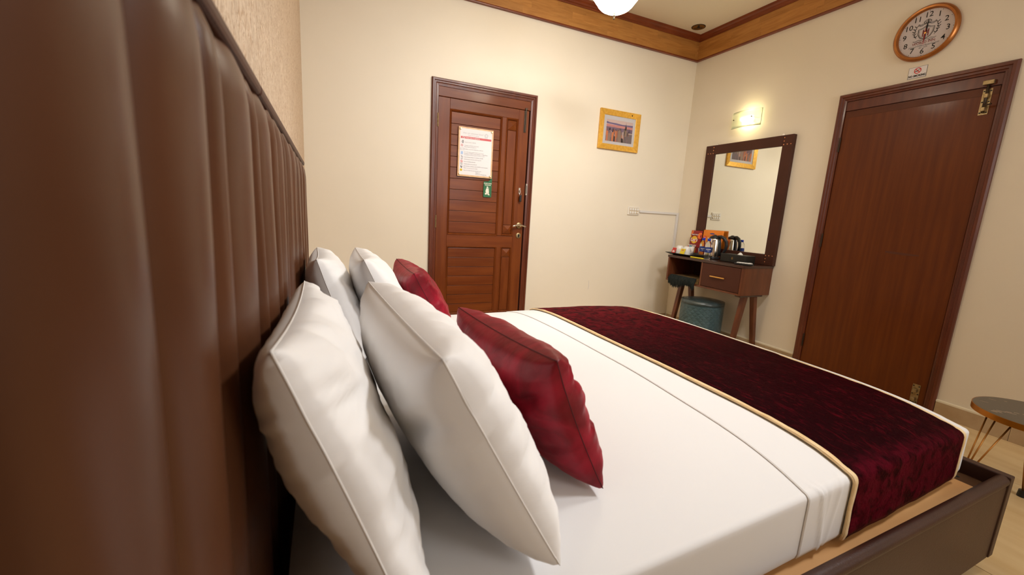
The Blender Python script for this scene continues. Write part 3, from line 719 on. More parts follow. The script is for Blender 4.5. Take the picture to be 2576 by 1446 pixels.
# ------------------------------------------------------------------ pillows
def pillow(name, label, cat, group, TN, TF, BN, BF, Tk, seed, mat, mats, Tb=None, low=0.0, xmin=0.062, pinch=0.05, pw=0.42, wr=0.007, ex=2.8, push=0):
    TN, TF, BN, BF = [Vector(p) for p in (TN, TF, BN, BF)]
    c = (TN+TF+BN+BF)/4
    N = ((TF+BF)-(TN+BN)).cross((TN+TF)-(BN+BF)).normalized()
    if N.x < 0: N = -N
    o = thing(name, (c.x, c.y, min(BN.z, BF.z)), label, cat, group)
    def base(u, v):
        e = lambda t: abs(t)
        uu = u*(1-pinch*(1-v*v)); vv = v*(1-pinch*1.2*(1-u*u))
        a, b_ = (uu+1)/2, (vv+1)/2
        p = BN*(1-a)*(1-b_)+BF*a*(1-b_)+TN*(1-a)*b_+TF*a*b_
        return p
    def thick(u, v):
        return Tk*max(0, 1-abs(u)**ex)**pw*max(0, 1-abs(v)**ex)**pw
    def fn(sd):
        def f(uu, vv):
            u = math.sin((uu-.5)*PI); v = math.sin((vv-.5)*PI)
            u = 0.6*u+0.4*(2*uu-1); v = 0.6*v+0.4*(2*vv-1)
            p = base(u, v); t = thick(u, v)*((Tb or Tk)/Tk*(1-low*(lambda k_: k_*k_*(3-2*k_))(min(1, max(0, (0.6-v)/1.5)))) if sd < 0 else 1.0)
            ed = max(abs(u), abs(v))
            # folds radiating from the seams
            fold = noise.noise((u*2.5+seed, v*8.0+u*1.5, seed*1.7))*(abs(u)**2) + noise.noise((u*9.0, v*1.5+seed, seed*2.3))*(abs(v)**2)
            dia = noise.noise(((u+v)*3.2+seed, (u-v)*1.1, seed*.7))
            env = min(1, t/(Tk*0.45))
            rid = 1-2*abs(noise.noise((u*2.4+seed*3, v*11.0+u*4.0, seed)))
            rid2 = 1-2*abs(noise.noise((u*6.0-v*2.0, v*2.0+seed*2, seed+5)))
            w_ = env*wr*(0.55 if sd < 0 else 1.0)*(0.6*fold + (0.25 if sd < 0 else 0.7)*dia + 0.55*rid*abs(u)**1.5 + 0.40*rid2*abs(v)**1.5 - 0.3)
            dent = 0.0
            for cu in (-1, 1):
                dx_, dy_ = (u*cu-0.72), (v-0.42)
                dent += math.exp(-((dx_+dy_)**2*9+(dx_-dy_)**2*60))
            t -= Tk*0.20*dent*((0.25 if low else 1.0) if sd < 0 else 0.55)
            q_ = p + N*(sd*(t+w_) + 0.02*push*(1-v*v)*(1-u*u))
            if q_.x < xmin+0.06: q_.x = xmin + 0.010*math.log(1+math.exp((q_.x-xmin)/0.010))
            zf = ztop(q_.x, q_.y)
            if q_.z < zf+0.003: q_.z = zf+0.003
            return q_
        return f
    q = MB(); q.smooth = True
    NN = 56
    q.grid(fn(1), NN, NN); k0 = len(q.f); q.grid(fn(-1), NN, NN)
    for k in range(k0, len(q.f)): q.f[k] = q.f[k][::-1]
    q.build('cover', mat, o)
    pth = []
    g = fn(1)
    for k in range(NN): pth.append(g(k/NN, 0))
    for k in range(NN): pth.append(g(1, k/NN))
    for k in range(NN): pth.append(g(1-k/NN, 1))
    for k in range(NN): pth.append(g(0, 1-k/NN))
    pth = [p+Vector((0, 0, 0.0015)) if p.z < .57 else p for p in pth]
    q = MB(); q.smooth = True; q.tube(pth, 0.0010, 6, True); q.build('seam_piping', mats, o)
    return o
PG = 'white pillows leaning on the headboard'; CG = 'red velvet cushions on the bed'
pillow('bed_pillow', 'white pillow nearest the viewer, propped against the brown headboard', 'pillow', PG, (0.094, .425, .986), (.088, 1.16, .926), (.246, .425, .570), (.215, 1.16, .575), 0.070, 1.3, m_pillow, m_seam, wr=0.013, Tb=0.098, low=0.42, xmin=0.061)
pillow('bed_pillow', 'white pillow in the near pair, leaning between the headboard pillow and the larger red cushion', 'pillow', PG, (.275, .490, .938), (.245, 1.19, .917), (.485, .500, .556), (.44, 1.18, .560), 0.102, 4.7, m_pillow, m_seam, wr=0.013, Tb=0.108)
pillow('bed_pillow', 'white pillow of the far pair, propped against the far end of the headboard', 'pillow', PG, (.112, 1.40, .952), (.101, 2.06, .925), (.235, 1.40, .575), (.225, 2.06, .575), 0.085, 8.1, m_pillow, m_seam, wr=0.009)
pillow('bed_pillow', 'white pillow of the far pair, leaning just behind the far red cushion', 'pillow', PG, (.249, 1.40, .952), (.262, 2.07, .926), (.435, 1.40, .565), (.43, 2.07, .565), 0.085, 11.9, m_pillow, m_seam, wr=0.009)
pillow('throw_cushion', 'large crimson velvet cushion leaning in front of the nearest white pillows', 'cushion', CG, (.543, .655, .850), (.490, 1.14, .846), (.672, .640, .556), (.640, 1.14, .562), 0.082, 15.2, m_cushion, m_cushseam, pinch=0.06, wr=0.009)
pillow('throw_cushion', 'crimson velvet cushion at the far side, half hidden behind white pillows', 'cushion', CG, (.456, 1.65, .866), (.445, 2.04, .878), (.62, 1.65, .565), (.60, 2.05, .565), 0.082, 19.4, m_cushion, m_cushseam, pinch=0.06, wr=0.008)

# ------------------------------------------------------------------ picture on back wall
pf = thing('framed_picture', (2.785, YB-0.02, 1.97), 'gold-framed city skyline photograph on the cream back wall', 'picture')
px0, px1, pz0, pz1 = 2.546, 3.026, 1.789, 2.156; fw = 0.052
def mitre(A, B, C, D, parent, fn, d0, dA, dB, mat):
    # A,B outer corners; C,D inner corners (same order)
    q = MB(); q.add([fn(*A, d0), fn(*B, d0), fn(*D, d0), fn(*C, d0), fn(*A, dA), fn(*B, dA), fn(*D, dB), fn(*C, dB)],
          [(0,1,2,3), (4,5,6,7), (0,1,5,4), (1,2,6,5), (2,3,7,6), (3,0,4,7)]); return q.build('frame_side', mat, parent, 0.002)
O_ = [(px0, pz0), (px1, pz0), (px1, pz1), (px0, pz1)]; I_ = [(px0+fw, pz0+fw), (px1-fw, pz0+fw), (px1-fw, pz1-fw), (px0+fw, pz1-fw)]
for k in range(4): mitre(O_[k], O_[(k+1) % 4], I_[k], I_[(k+1) % 4], pf, F, 0.001, 0.022, 0.013, m_frgold)
slab('mount', m_paperw, F, px0+fw-.002, px1-fw+.002, pz0+fw-.002, pz1-fw+.002, 0.001, 0.008, pf)
ph = [M('sky_cream', (0.80, 0.60, 0.55), .3), M('sky_violet', (0.22, 0.17, 0.34), .3), M('sky_pink', (0.72, 0.30, 0.28), .3), M('city_haze', (0.27, 0.17, 0.24), .3),
      M('tower_tan', (0.36, 0.25, 0.19), .3), M('tower_lit', (0.72, 0.24, 0.10), .3), M('tower_dark', (0.12, 0.075, 0.09), .3), M('tower_grey', (0.22, 0.17, 0.18), .3), M('roof_pale', (0.62, 0.48, 0.42), .3)]
gx0, gx1, gz0, gz1 = 2.630, 2.945, 1.868, 2.068
q = MB()
def R_(mi, u0, u1, v0, v1, d, sk=0):
    q.cur = mi
    X = lambda u: gx0+(gx1-gx0)*u; Z = lambda v: gz0+(gz1-gz0)*v
    q.prism([(X(u0), Z(v0)), (X(u1), Z(v0)), (X(u1), Z(v1)), (X(u0), Z(v1))], F, 0.008, d)
R_(0, 0, 1, 0, 1, 0.0082)
q.cur = 1; X = lambda u: gx0+(gx1-gx0)*u; Z = lambda v: gz0+(gz1-gz0)*v
q.prism([(X(0), Z(.90)), (X(.12), Z(.86)), (X(.35), Z(.86)), (X(.6), Z(.83)), (X(1), Z(.86)), (X(1), Z(.76)), (X(.6), Z(.76)), (X(.2), Z(.79)), (X(0), Z(.80))], F, 0.008, 0.0083)
R_(2, 0, 1, .64, .77, 0.0084)
R_(3, 0, 1, .0, .66, 0.0085)
random.seed(3)
for k in range(120):
    u = random.random(); hh = random.uniform(.50, .68); R_(random.choice([3, 3, 7, 1]), u, min(1, u+random.uniform(.006, .018)), .35, hh, 0.0086)
for k in range(150):
    u = random.random()*.96; hh = random.uniform(.12, .58); R_(random.choice([4, 7, 6, 3, 3, 7, 7, 5, 8, 4]), u, min(1, u+random.uniform(.010, .032)), 0, hh, 0.0089-hh*.0004)
for u0_, u1_, v1_, mi in ((.02, .08, .46, 5), (.09, .16, .36, 4), (.22, .29, .42, 5), (.35, .40, .50, 5), (.46, .56, .56, 4), (.62, .67, .50, 8), (.70, .80, .52, 7), (.86, 1.0, .44, 7), (.30, .36, .25, 6), (.58, .66, .2, 6)):
    R_(mi, u0_, u1_, 0, v1_, 0.0089)
R_(8, .85, 1.0, .43, .48, 0.0090)
for u0_, u1_, v0_, v1_, in ((.70, .775, .3, .66), (.705, .77, .6, .74), (.715, .76, .7, .80), (.728, .746, .78, .86), (.735, .740, .85, .95)): R_(4 if v0_ < .5 else 7, u0_, u1_, v0_, v1_, 0.0091)
q.build('photo_print', ph, pf)
m_pglass = M('picture_glass', (1, 1, 1), 0.02, trans=1.0, ior=1.2)
slab('cover_glass', m_pglass, F, px0+fw-.001, px1-fw+.001, pz0+fw-.001, pz1-fw+.001, 0.0098, 0.0115, pf)
MB().sphere((2.918, YB-0.020, 2.130), 0.0065, 8).build('nail_head', m_black, pf)

# switch plate + trunking
sp = thing('switch_plate', (3.06, YB, 1.215), 'cream socket plate of eight white switches left of the trunking', 'switch')
slab('plate', m_plate, F, 2.988, 3.136, 1.174, 1.258, 0.0, 0.012, sp, 0.003)
slab('insert', m_plate2, F, 3.006, 3.128, 1.184, 1.248, 0.012, 0.0135, sp)
for r in range(2):
    for c_ in range(4):
        xx = 3.021+c_*0.0305; zz = 1.232-r*0.032
        if r == 1 and c_ == 3:
            MB().lathe([(0, 0), (0.012, 0), (0.011, 0.008), (0, 0.008)], (xx, YB-0.0135, zz), 14, (0, -1, 0)).build('dimmer_knob', m_plate, sp, smooth='angle')
        else:
            MB().box(xx-0.010, xx+0.010, YB-0.0185, YB-0.0135, zz-0.012, zz+0.012).build('switch_button', m_white, sp, 0.002)
tk = thing('cable_trunking', (3.4, YB, 1.0), 'white cable trunking turning down the corner behind the desk', 'trunking')
slab('trunking_run', m_cond, F, 3.146, 3.655, 1.203, 1.226, 0.0005, 0.014, tk, 0.001)
slab('trunking_run', m_cond, F, 3.656, 3.686, 0.80, 1.226, 0.0005, 0.014, tk, 0.001)
MB().prism([(2.590, 0.395), (2.592, 0.395), (2.597, 0.430), (2.593, 0.485), (2.591, 0.485), (2.594, 0.430)], F, 0.0, 0.0004).build('pencil_mark', m_inkl, wb_)

# ------------------------------------------------------------------ wall clock
ck = thing('wall_clock', (XR, 1.628, 2.405), 'round bronze-rimmed wall clock with a crest, above the flush door', 'clock')
CY, CZ, CR = 1.628, 2.405, 0.166
q = MB(); q.smooth = True
q.lathe([(0.0, 0.002), (CR-0.004, 0.002), (CR, 0.012), (CR-0.003, 0.024), (CR-0.012, 0.032), (CR-0.022, 0.030), (CR-0.028, 0.018), (CR-0.029, 0.010), (0, 0.010)], (XR, CY, CZ), 72, (-1, 0, 0))
q.build('rim', m_bronze, ck, smooth='angle')
MB().lathe([(0, 0.010), (CR-0.0285, 0.010), (CR-0.0285, 0.0125), (0, 0.0125)], (XR, CY, CZ), 64, (-1, 0, 0)).build('dial', m_clockf, ck)
YR, xf = (0, -1, 0), XR-0.0129
def cp(u, v, d=0.0126): return (XR-d, CY-u, CZ+v)
for k in range(12):
    a = 2*PI*(k+1)/12; rr = 0.108
    text(str(k+1), (xf, CY-rr*math.sin(a), CZ+rr*math.cos(a)), YR, ZU, 0.044, m_black, ck, 'numeral', fat=0.0002)
q = MB()
for k in range(60):
    a = 2*PI*k/60; rr = 0.1325; r_ = 0.0021 if k % 5 == 0 else 0.0009
    q.lathe([(r_, 0), (r_, 0.0006)], (XR-0.0125, CY-rr*math.sin(a), CZ+rr*math.cos(a)), 6, (-1, 0, 0))
q.build('minute_track', m_black, ck)
def fl2(pts, wd, q): q.tube([cp(u, v, 0.0128) for u, v in pts], wd, 5)
q = MB()
sh = [(-.040, .030), (-.020, .034), (0, .046), (.020, .034), (.040, .030), (.038, 0), (.026, -.022), (0, -.038), (-.026, -.022), (-.038, 0)]
fl2(sh+[sh[0]], 0.0016, q)
fl2([(u*.86, v*.86) for u, v in sh+[sh[0]]], 0.0007, q)
for s in (-1, 1):
    fl2([(s*.045, -.020), (s*.056, 0), (s*.058, .025), (s*.052, .045)], 0.0011, q)
    for a_, b_ in ((.050, -.012), (.057, .004), (.060, .018), (.058, .034), (.052, .048)):
        fl2([(s*a_, b_), (s*(a_+.010), b_+.010)], 0.0018, q); fl2([(s*a_, b_), (s*(a_-.008), b_+.009)], 0.0016, q)
    fl2([(s*.018, .052), (s*.032, .050), (s*.046, .058)], 0.0016, q); fl2([(s*.020, .060), (s*.034, .057), (s*.044, .064)], 0.0014, q)
    fl2([(s*.012, -.040), (s*.030, -.034), (s*.048, -.040), (s*.058, -.036)], 0.0013, q); fl2([(s*.020, -.044), (s*.045, -.047)], 0.0012, q)
fl2([(-.018, .056), (0, .060), (.018, .056)], 0.0022, q)
for u in (-.016, -.008, 0, .008, .016): fl2([(u*.9, .060), (u*1.2, .074-abs(u)*.3)], 0.0014, q)
fl2([(-.019, .069), (-.01, .078), (0, .080), (.01, .078), (.019, .069)], 0.0014, q)
q.build('crest', m_black, ck)
text('H', (xf, CY, CZ-0.001), YR, ZU, 0.058, m_maroonink, ck, 'crest_letter', sx=0.95)
text('W', (xf, CY, CZ+0.013), YR, ZU, 0.030, m_maroonink, ck, 'crest_letter')
text('WORLD INN.', (xf, CY-0.001, CZ-0.0545), YR, ZU, 0.0225, m_maroonink, ck, 'lettering', fat=0.0, sx=0.88)
text('Hotel\u2022Villa\u2022Apartment', (xf, CY-0.001, CZ-0.0715), YR, ZU, 0.0165, m_inkg, ck, 'lettering', shear=0.2, fat=0.0001, sx=1.02)
text('Est. 2020', (xf, CY-0.001, CZ-0.0845), YR, ZU, 0.0115, m_inkg, ck, 'lettering', shear=0.25)
def hand(name, ang, L, wd, tail, mat, d):
    s_, c_ = math.sin(ang), math.cos(ang); P2 = lambda r, o_: (s_*r+c_*o_, c_*r-s_*o_)
    q = MB(); q.prism([P2(-tail, -wd*.6), P2(L*.35, -wd), P2(L, -wd*.25), P2(L, wd*.25), P2(L*.35, wd), P2(-tail, wd*.6)], lambda u, v, t: cp(u, v, t), d, d+0.001); q.build(name, mat, ck)
hand('minute_hand', math.radians(2), 0.082, 0.0045, 0.012, m_black, 0.0145)
hand('hour_hand', math.radians(182), 0.052, 0.0048, 0.012, m_black, 0.0160)
hand('second_hand', math.radians(180), 0.072, 0.0012, 0.028, m_inkred, 0.0175)
MB().lathe([(0, 0), (0.006, 0), (0.005, 0.006), (0, 0.006)], (XR-0.0130, CY, CZ), 14, (-1, 0, 0)).build('hand_boss', m_gold, ck)

# no smoking sign
ns = thing('no_smoking_sign', (XR, 1.632, 2.173), 'small white no smoking sign between the clock and the flush door', 'sign')
sy0, sy1, sz0, sz1 = 1.584, 1.680, 2.139, 2.208
slab('border', m_black, G, sy0, sy1, sz0, sz1, 0.0, 0.0014, ns)
slab('face', m_paperw, G, sy0+.0015, sy1-.0015, sz0+.0015, sz1-.0015, 0.0014, 0.0018, ns)
text('NO SMOKING', (XR-0.0021, 1.632, 2.1525), YR, ZU, 0.0175, m_black, ns, 'lettering', fat=0.0006, sx=0.80)
q = MB(); SYc, SZc = 1.632, 2.184
q.tube([(XR-0.0022, SYc-0.0165*math.cos(a*PI/14), SZc+0.0165*math.sin(a*PI/14)) for a in range(28)], 0.0021, 6, True)
q.tube([(XR-0.0026, SYc+0.011, SZc+0.011), (XR-0.0026, SYc-0.011, SZc-0.011)], 0.0019, 6); q.build('ban_ring', m_inkred, ns)
q = MB(); q.box(XR-0.0022, XR-0.0018, SYc-0.006, SYc+0.013, SZc-0.005, SZc-0.001); q.tube([(XR-0.002, SYc-0.002, SZc+0.001), (XR-0.002, SYc-0.005, SZc+0.006), (XR-0.002, SYc-0.010, SZc+0.006), (XR-0.002, SYc-0.011, SZc+0.010)], 0.0013, 5)
q.build('cigarette_pictogram', m_black, ns)

# ------------------------------------------------------------------ sconce
sc_ = thing('wall_sconce', (XR, 2.80, 2.08), 'lit curved frosted glass wall light above the mirror', 'wall light')
def sg(off):
    def fn(u, v):
        y = 2.945-0.295*u; bow = 0.030*(1-((u-.5)*2)**2)
        return (XR-0.062-bow-off, y, 2.004+0.143*v)
    return fn
q = MB(); q.smooth = True; q.shell(sg(0.004), sg(0.0), 20, 4); q.build('glass_shade', m_frost, sc_)
for y, dx in ((2.918, 0.078), (2.728, 0.090)):
    MB().tube([(XR, y, 2.082), (XR-dx, y, 2.082)], 0.0025, 6).build('standoff_rod', m_dkmetal, sc_)
    MB().lathe([(0, 0), (0.005, 0), (0.006, 0.004), (0.0035, 0.009), (0, 0.009)], (XR-dx, y, 2.082), 12, (-1, 0, 0)).build('fixing_knob', m_dkmetal, sc_, smooth='angle')
MB().box(XR-0.014, XR, 2.765, 2.875, 2.05, 2.11).build('wall_plate', m_white, sc_, 0.003)
q = MB(); q.smooth = True; q.tube([(XR-0.040, 2.865, 2.085), (XR-0.040, 2.760, 2.085)], 0.013, 12); q.build('bulb', m_bulb, sc_)

# ------------------------------------------------------------------ pendant lamp
pl_ = thing('pendant_lamp', (1.75, 2.30, 2.36), 'white glowing bell-shaped glass ceiling lamp with a brass finial', 'ceiling lamp')
PX, PY = 1.755, 2.30
q = MB(); q.smooth = True
pr = [(0.0, 2.345), (0.03, 2.346), (0.06, 2.353), (0.085, 2.366), (0.104, 2.384), (0.118, 2.404), (0.130, 2.420), (0.132, 2.423), (0.128, 2.425), (0.122, 2.424), (0.10, 2.396), (0.06, 2.362), (0, 2.352)]
q.lathe(pr, (PX, PY, 0), 40, cap=False); q.build('glass_bowl', m_lamp, pl_)
q = MB(); q.smooth = True
def flare(off):
    def fn(u, v):
        a = 2*PI*u; r = 0.1305+0.058*v+off; z_ = 2.4225+0.056*v**0.9
        return (PX+r*(1+.02*v*math.cos(8*a))*math.cos(a), PY+r*(1+.02*v*math.cos(8*a))*math.sin(a), z_)
    return fn
q.shell(flare(0.002), flare(-0.002), 64, 8); q.build('bowl_rim', m_lamprim, pl_)
q = MB(); q.smooth = True
q.lathe([(0, 2.302), (0.004, 2.306), (0.006, 2.312), (0.004, 2.317), (0.0075, 2.322), (0.008, 2.327), (0.005, 2.331), (0.0065, 2.336), (0.006, 2.340), (0.0035, 2.343), (0.0035, 2.356), (0.006, 2.358), (0, 2.3585)], (PX-0.004, PY, 0), 14); q.build('finial', m_finial, pl_)
MB().tube([(PX, PY, 2.352), (PX, PY, 2.97)], 0.006, 10).build('stem', m_brass, pl_)
MB().lathe([(0, 2.96), (0.05, 2.965), (0.06, 3.0), (0, 3.0)], (PX, PY, 0), 24).build('ceiling_rose', m_brass, pl_, smooth='angle')

# prayer direction disc on ceiling
qd = thing('ceiling_direction_disc', (3.482, 3.36, 3.0), 'small round bronze arrow disc stuck on the ceiling corner', 'sticker')
DX, DY = 3.482, 3.36
m_disc = M('disc_bronze', (0.22, 0.10, 0.018), 0.4, 0.4)
MB().lathe([(0, 0), (0.064, 0), (0.064, 0.003), (0, 0.003)], (DX, DY, 2.9999), 40, (0, 0, -1)).build('disc', m_black, qd)
MB().lathe([(0, 0), (0.058, 0), (0.058, 0.0036), (0, 0.0036)], (DX, DY, 2.9999), 40, (0, 0, -1)).build('disc_field', m_disc, qd)
# disc axes: u toward image right, v toward image down (the near corner)
du = Vector((0.72, -0.69, 0)); dv = Vector((0.69, 0.72, 0))
def dp(u, v, t): p = Vector((DX, DY, 2.9962-t))+du*u+dv*v; return tuple(p)
q = MB(); q.prism([(-.009, -.045), (.009, -.045), (.009, -.005), (.020, -.005), (0, .022), (-.020, -.005), (-.009, -.005)], dp, 0, 0.0006); q.build('arrow', m_black, qd)
q = MB()
q.prism([(-.034, .022), (-.030, .018), (-.004, .018), (-.004, .024), (-.034, .028)], dp, 0, 0.0006)
q.tube([dp(-.034, .025, 0), dp(-.036, .018, 0), dp(-.030, .015, 0)], 0.002, 5); q.tube([dp(-.012, .02, 0), dp(-.012, .034, 0)], 0.0022, 5)
q.tube([dp(.012, .020, 0), dp(.012, .004, 0)], 0.002, 5); q.tube([dp(.028+.007*math.cos(a*PI/5), .014+.007*math.sin(a*PI/5), 0) for a in range(10)], 0.0022, 5, True); q.tube([dp(.004, .024, 0), dp(.034, .022, 0)], 0.0022, 5)
q.build('script_lettering', m_black, qd)

# ------------------------------------------------------------------ vanity desk
DT = 0.797
dk = thing('vanity_desk', (3.5, 2.79, 0), 'small dark walnut vanity desk with one drawer on splayed legs', 'desk')
dx0, dx1, dy0, dy1 = 3.320, 3.688, 2.366, 3.220
MB().box(dx0-0.004, dx1, dy0-0.004, dy1+0.004, DT-0.022, DT).build('desk_top', m_deskd, dk, 0.002)
MB().box(dx0, dx1, dy0, dy0+0.020, 0.540, DT-0.022).build('side_panel', m_deskw, dk, 0.001)
MB().box(dx0, dx1, dy1-0.020, dy1, 0.540, DT-0.022).build('side_panel', m_deskw, dk, 0.001)
MB().box(dx0, dx1, dy0+0.0205, dy1-0.0205, 0.540, 0.556).build('bottom_panel', m_deskw, dk, 0.001)
MB().box(dx0+0.002, dx1, 2.786, 2.804, 0.5565, DT-0.0225).build('divider', m_deskw, dk, 0.001)
MB().box(dx1-0.008, dx1, dy0+0.0205, dy1-0.0205, 0.5565, DT-0.0225).build('back_panel', m_deskd, dk)
dr = MB().box(dx0-0.001, dx0+0.018, dy0+0.023, 2.783, 0.559, DT-0.026).build('drawer', m_deskl, dk, 0.004)
MB().box(dx0+0.018, dx0+0.30, dy0+0.03, 2.776, 0.562, 0.72).build('drawer_box', m_deskw, dr)
MB().box(dx0-0.020, dx0-0.012, 2.528, 2.680, 0.658, 0.668).build('drawer_handle', m_gold, dr, 0.002)
for y in (2.55, 2.66): MB().box(dx0-0.013, dx0-0.0005, y-0.004, y+0.004, 0.660, 0.666).build('handle_post', m_gold, dr)
for y in (2.425, 3.125):
    MB().box(3.365, 3.655, y-0.028, y+0.028, 0.518, 0.5395).build('leg_mount', m_deskd, dk, 0.008)
    for xa, xb in ((3.455, 3.365), (3.575, 3.672)):
        q = MB()
        q.add([(xa-.022, y-.022, .518), (xa+.022, y-.022, .518), (xa+.022, y+.022, .518), (xa-.022, y+.022, .518), (xb-.017, y-.017, 0), (xb+.017, y-.017, 0), (xb+.017, y+.017, 0), (xb-.017, y+.017, 0)],
              [(0,1,2,3), (7,6,5,4), (0,4,5,1), (1,5,6,2), (2,6,7,3), (3,7,4,0)])
        q.build('leg', m_deskw, dk, 0.003)

# mirror
mi = thing('wall_mirror', (XR, 2.79, DT), 'tall mirror in a wide brown leather frame with copper studs, above the desk', 'mirror')
my0, my1, mz0, mz1 = 2.352, 3.226, DT+0.0005, 1.890; iy0, iy1, iz0, iz1 = 2.440, 3.122, 0.892, 1.803
MB().box(3.650, XR, my0, iy0, mz0, mz1).build('frame_side', m_leather2, mi, 0.004)
MB().box(3.650, XR, iy1, my1, mz0, mz1).build('frame_side', m_leather2, mi, 0.004)
MB().box(3.6505, XR, iy0, iy1, iz1, mz1).build('frame_rail', m_leather2, mi, 0.004)
MB().box(3.6505, XR, iy0, iy1, mz0, iz0).build('frame_rail', m_leather2, mi, 0.004)
MB().box(3.664, 3.668, iy0-0.006, iy1+0.006, iz0-0.006, iz1+0.006).build('glass', m_mirror, mi)
for yc, sy in ((iy0, -1), (iy1, 1)):
    for zc, sz in ((iz0, -1), (iz1, 1)):
        for k in range(3):
            for (a, b_) in ((yc+sy*(0.012+0.030*k), zc+sz*0.010), (yc+sy*0.012, zc+sz*(0.010+0.028*k)))[:(1 if k == 0 else 2)]:
                MB().sphere((3.650, a, b_), 0.0048, 8, (0.7, 1, 1)).build('stud', m_copper, mi)
for y in (2.452, 3.11): MB().lathe([(0, 0), (0.012, 0), (0.012, 0.004), (0, 0.004)], (3.668, y, mz1+0.004), 12, (-1, 0, 0)).build('mirror_clip', m_chrome, mi)

# stool
so = thing('pouf_stool', (3.40, 2.80, 0), 'round teal quilted stool in clear plastic wrap under the desk', 'stool')
SX, SY, SR = 3.40, 2.80, 0.178
q = MB(); q.smooth = True
def quilt(u, v):
    a = 2*PI*u; z = 0.02+0.36*v
    A = u*44; B = v*16
    d = min(abs(((A+B) % 2)-1), 1)*min(abs(((A-B) % 2)-1), 1)
    r = SR-0.004+0.007*math.sqrt(max(0, min(abs(math.sin(PI*(A+B)/2)), abs(math.sin(PI*(A-B)/2)))))
    if v > 0.96 or v < 0.04: r -= 0.006
    return (SX+r*math.cos(a), SY+r*math.sin(a), z)
q.grid(quilt, 264, 96); q.build('quilted_body', m_teal, so)
q = MB(); q.smooth = True; q.lathe([(SR-0.01, 0.375), (SR+0.003, 0.380), (SR+0.006, 0.392), (SR+0.001, 0.408), (SR-0.02, 0.418), (SR*.5, 0.424), (0, 0.425)], (SX, SY, 0), 48); q.build('padded_seat', m_tealtop, so)
q = MB(); q.smooth = True; q.lathe([(SR-.006, 0.0), (SR-.002, 0.02), (0, 0.021)], (SX, SY, 0), 40); q.build('base_ring', m_blackp, so)
q = MB(); q.smooth = True
def wrapf(u, v):
    a = 2*PI*u; vv = v
    if vv < .8:
        z = 0.012+0.40*(vv/.8); r = SR+0.012+0.004*noise.noise((math.cos(a)*4, math.sin(a)*4, z*1.5))+0.002*noise.noise((math.cos(a)*14, math.sin(a)*14, z))
    else:
        t = (vv-.8)/.2; z = 0.412+0.022*math.sin(t*PI/2); r = (SR+0.012)*(1-t*0.9999)
        z += 0.0015*noise.noise((r*math.cos(a)*20, r*math.sin(a)*20, 1))
    return (SX+r*math.cos(a), SY+r*math.sin(a), z)
q.grid(wrapf, 96, 50); q.build('plastic_wrap', m_wrap, so)

# ------------------------------------------------------------------ things on the desk
ty = thing('serving_tray', (3.50, 3.12, DT), 'black serving tray holding the cups at the left end of the desk', 'tray')
q = MB()
tx0, tx1, ty0, ty1 = 3.365, 3.575, 2.975, 3.255
O = [(tx0-.012, ty0-.012), (tx1+.010, ty0-.012), (tx1+.010, ty1+.050), (tx0-.012, ty1+.050)]
I = [(tx0+.012, ty0+.012), (tx1-.012, ty0+.012), (tx1-.012, ty1-.004), (tx0+.012, ty1-.004)]
vs = [(a, b_, DT+0.0005) for a, b_ in I]+[(a, b_, DT+0.019) for a, b_ in O]+[(a*0.999+.003, b_, DT+0.004) for a, b_ in I]+[(a, b_, DT+0.022) for a, b_ in O]
q.add(vs, [(3,2,1,0), (0,1,5,4), (1,2,6,5), (2,3,7,6), (3,0,4,7), (8,9,10,11), (12,13,9,8), (13,14,10,9), (14,15,11,10), (15,12,8,11), (4,5,13,12), (5,6,14,13), (6,7,15,14), (7,4,12,15)])
q.build('tray_body', m_tray, ty)
def cup(x, y, label, h=0.088, r=0.040):
    o = thing('tea_cup', (x, y, DT+0.0045), label, 'cup', 'upturned white cups on the tray')
    z = DT+0.0045; q = MB(); q.smooth = True
    q.lathe([(0, z), (r*.98, z), (r, z+.004), (r*1.02, z+h*.45), (r*.90, z+h*.8), (r*.70, z+h-.006), (r*.62, z+h), (0, z+h)], (x, y, 0), 28); q.build('cup_body', m_white, o)
    q = MB(); q.smooth = True; q.tube([(x+0.012, y-r*.93+0.004-0.0*t, z+h*(.75-.5*t))if False else (x+0.01, y-r*(.9+.62*math.sin(PI*t)), z+h*(.78-.55*t)) for t in [k/8 for k in range(9)]], 0.004, 8); q.build('cup_handle', m_white, o)
    return o
cup(3.485, 3.245, 'upturned white cup behind the red tea packet')
cup(3.465, 3.132, 'upturned white cup behind the yellow tea packet')
hx, hy = 3.538, 3.158
hc = thing('sachet_holder', (hx, hy, DT+0.0045), 'plain white beaker holding coloured sachets behind the second cup', 'holder')
q = MB(); q.smooth = True; z = DT+0.0045
q.lathe([(0, z), (0.034, z), (0.038, z+.088), (0.035, z+.088), (0.032, z+.006), (0, z+.006)], (hx, hy, 0), 24); q.build('beaker', m_white, hc)
ss = tag(MB().box(hx-0.015, hx-0.011, hy-0.026, hy+0.008, DT+0.03, DT+0.102).build('sugar_sachet', m_tealp, None, 0.001), 'teal sachet standing in the white beaker', 'sachet', 'sachets in the beaker')
ss = tag(MB().box(hx-0.012, hx-0.008, hy+0.011, hy+0.029, DT+0.05, DT+0.101).build('sugar_sachet', m_inkr, None, 0.001), 'small red sachet standing in the white beaker', 'sachet', 'sachets in the beaker')
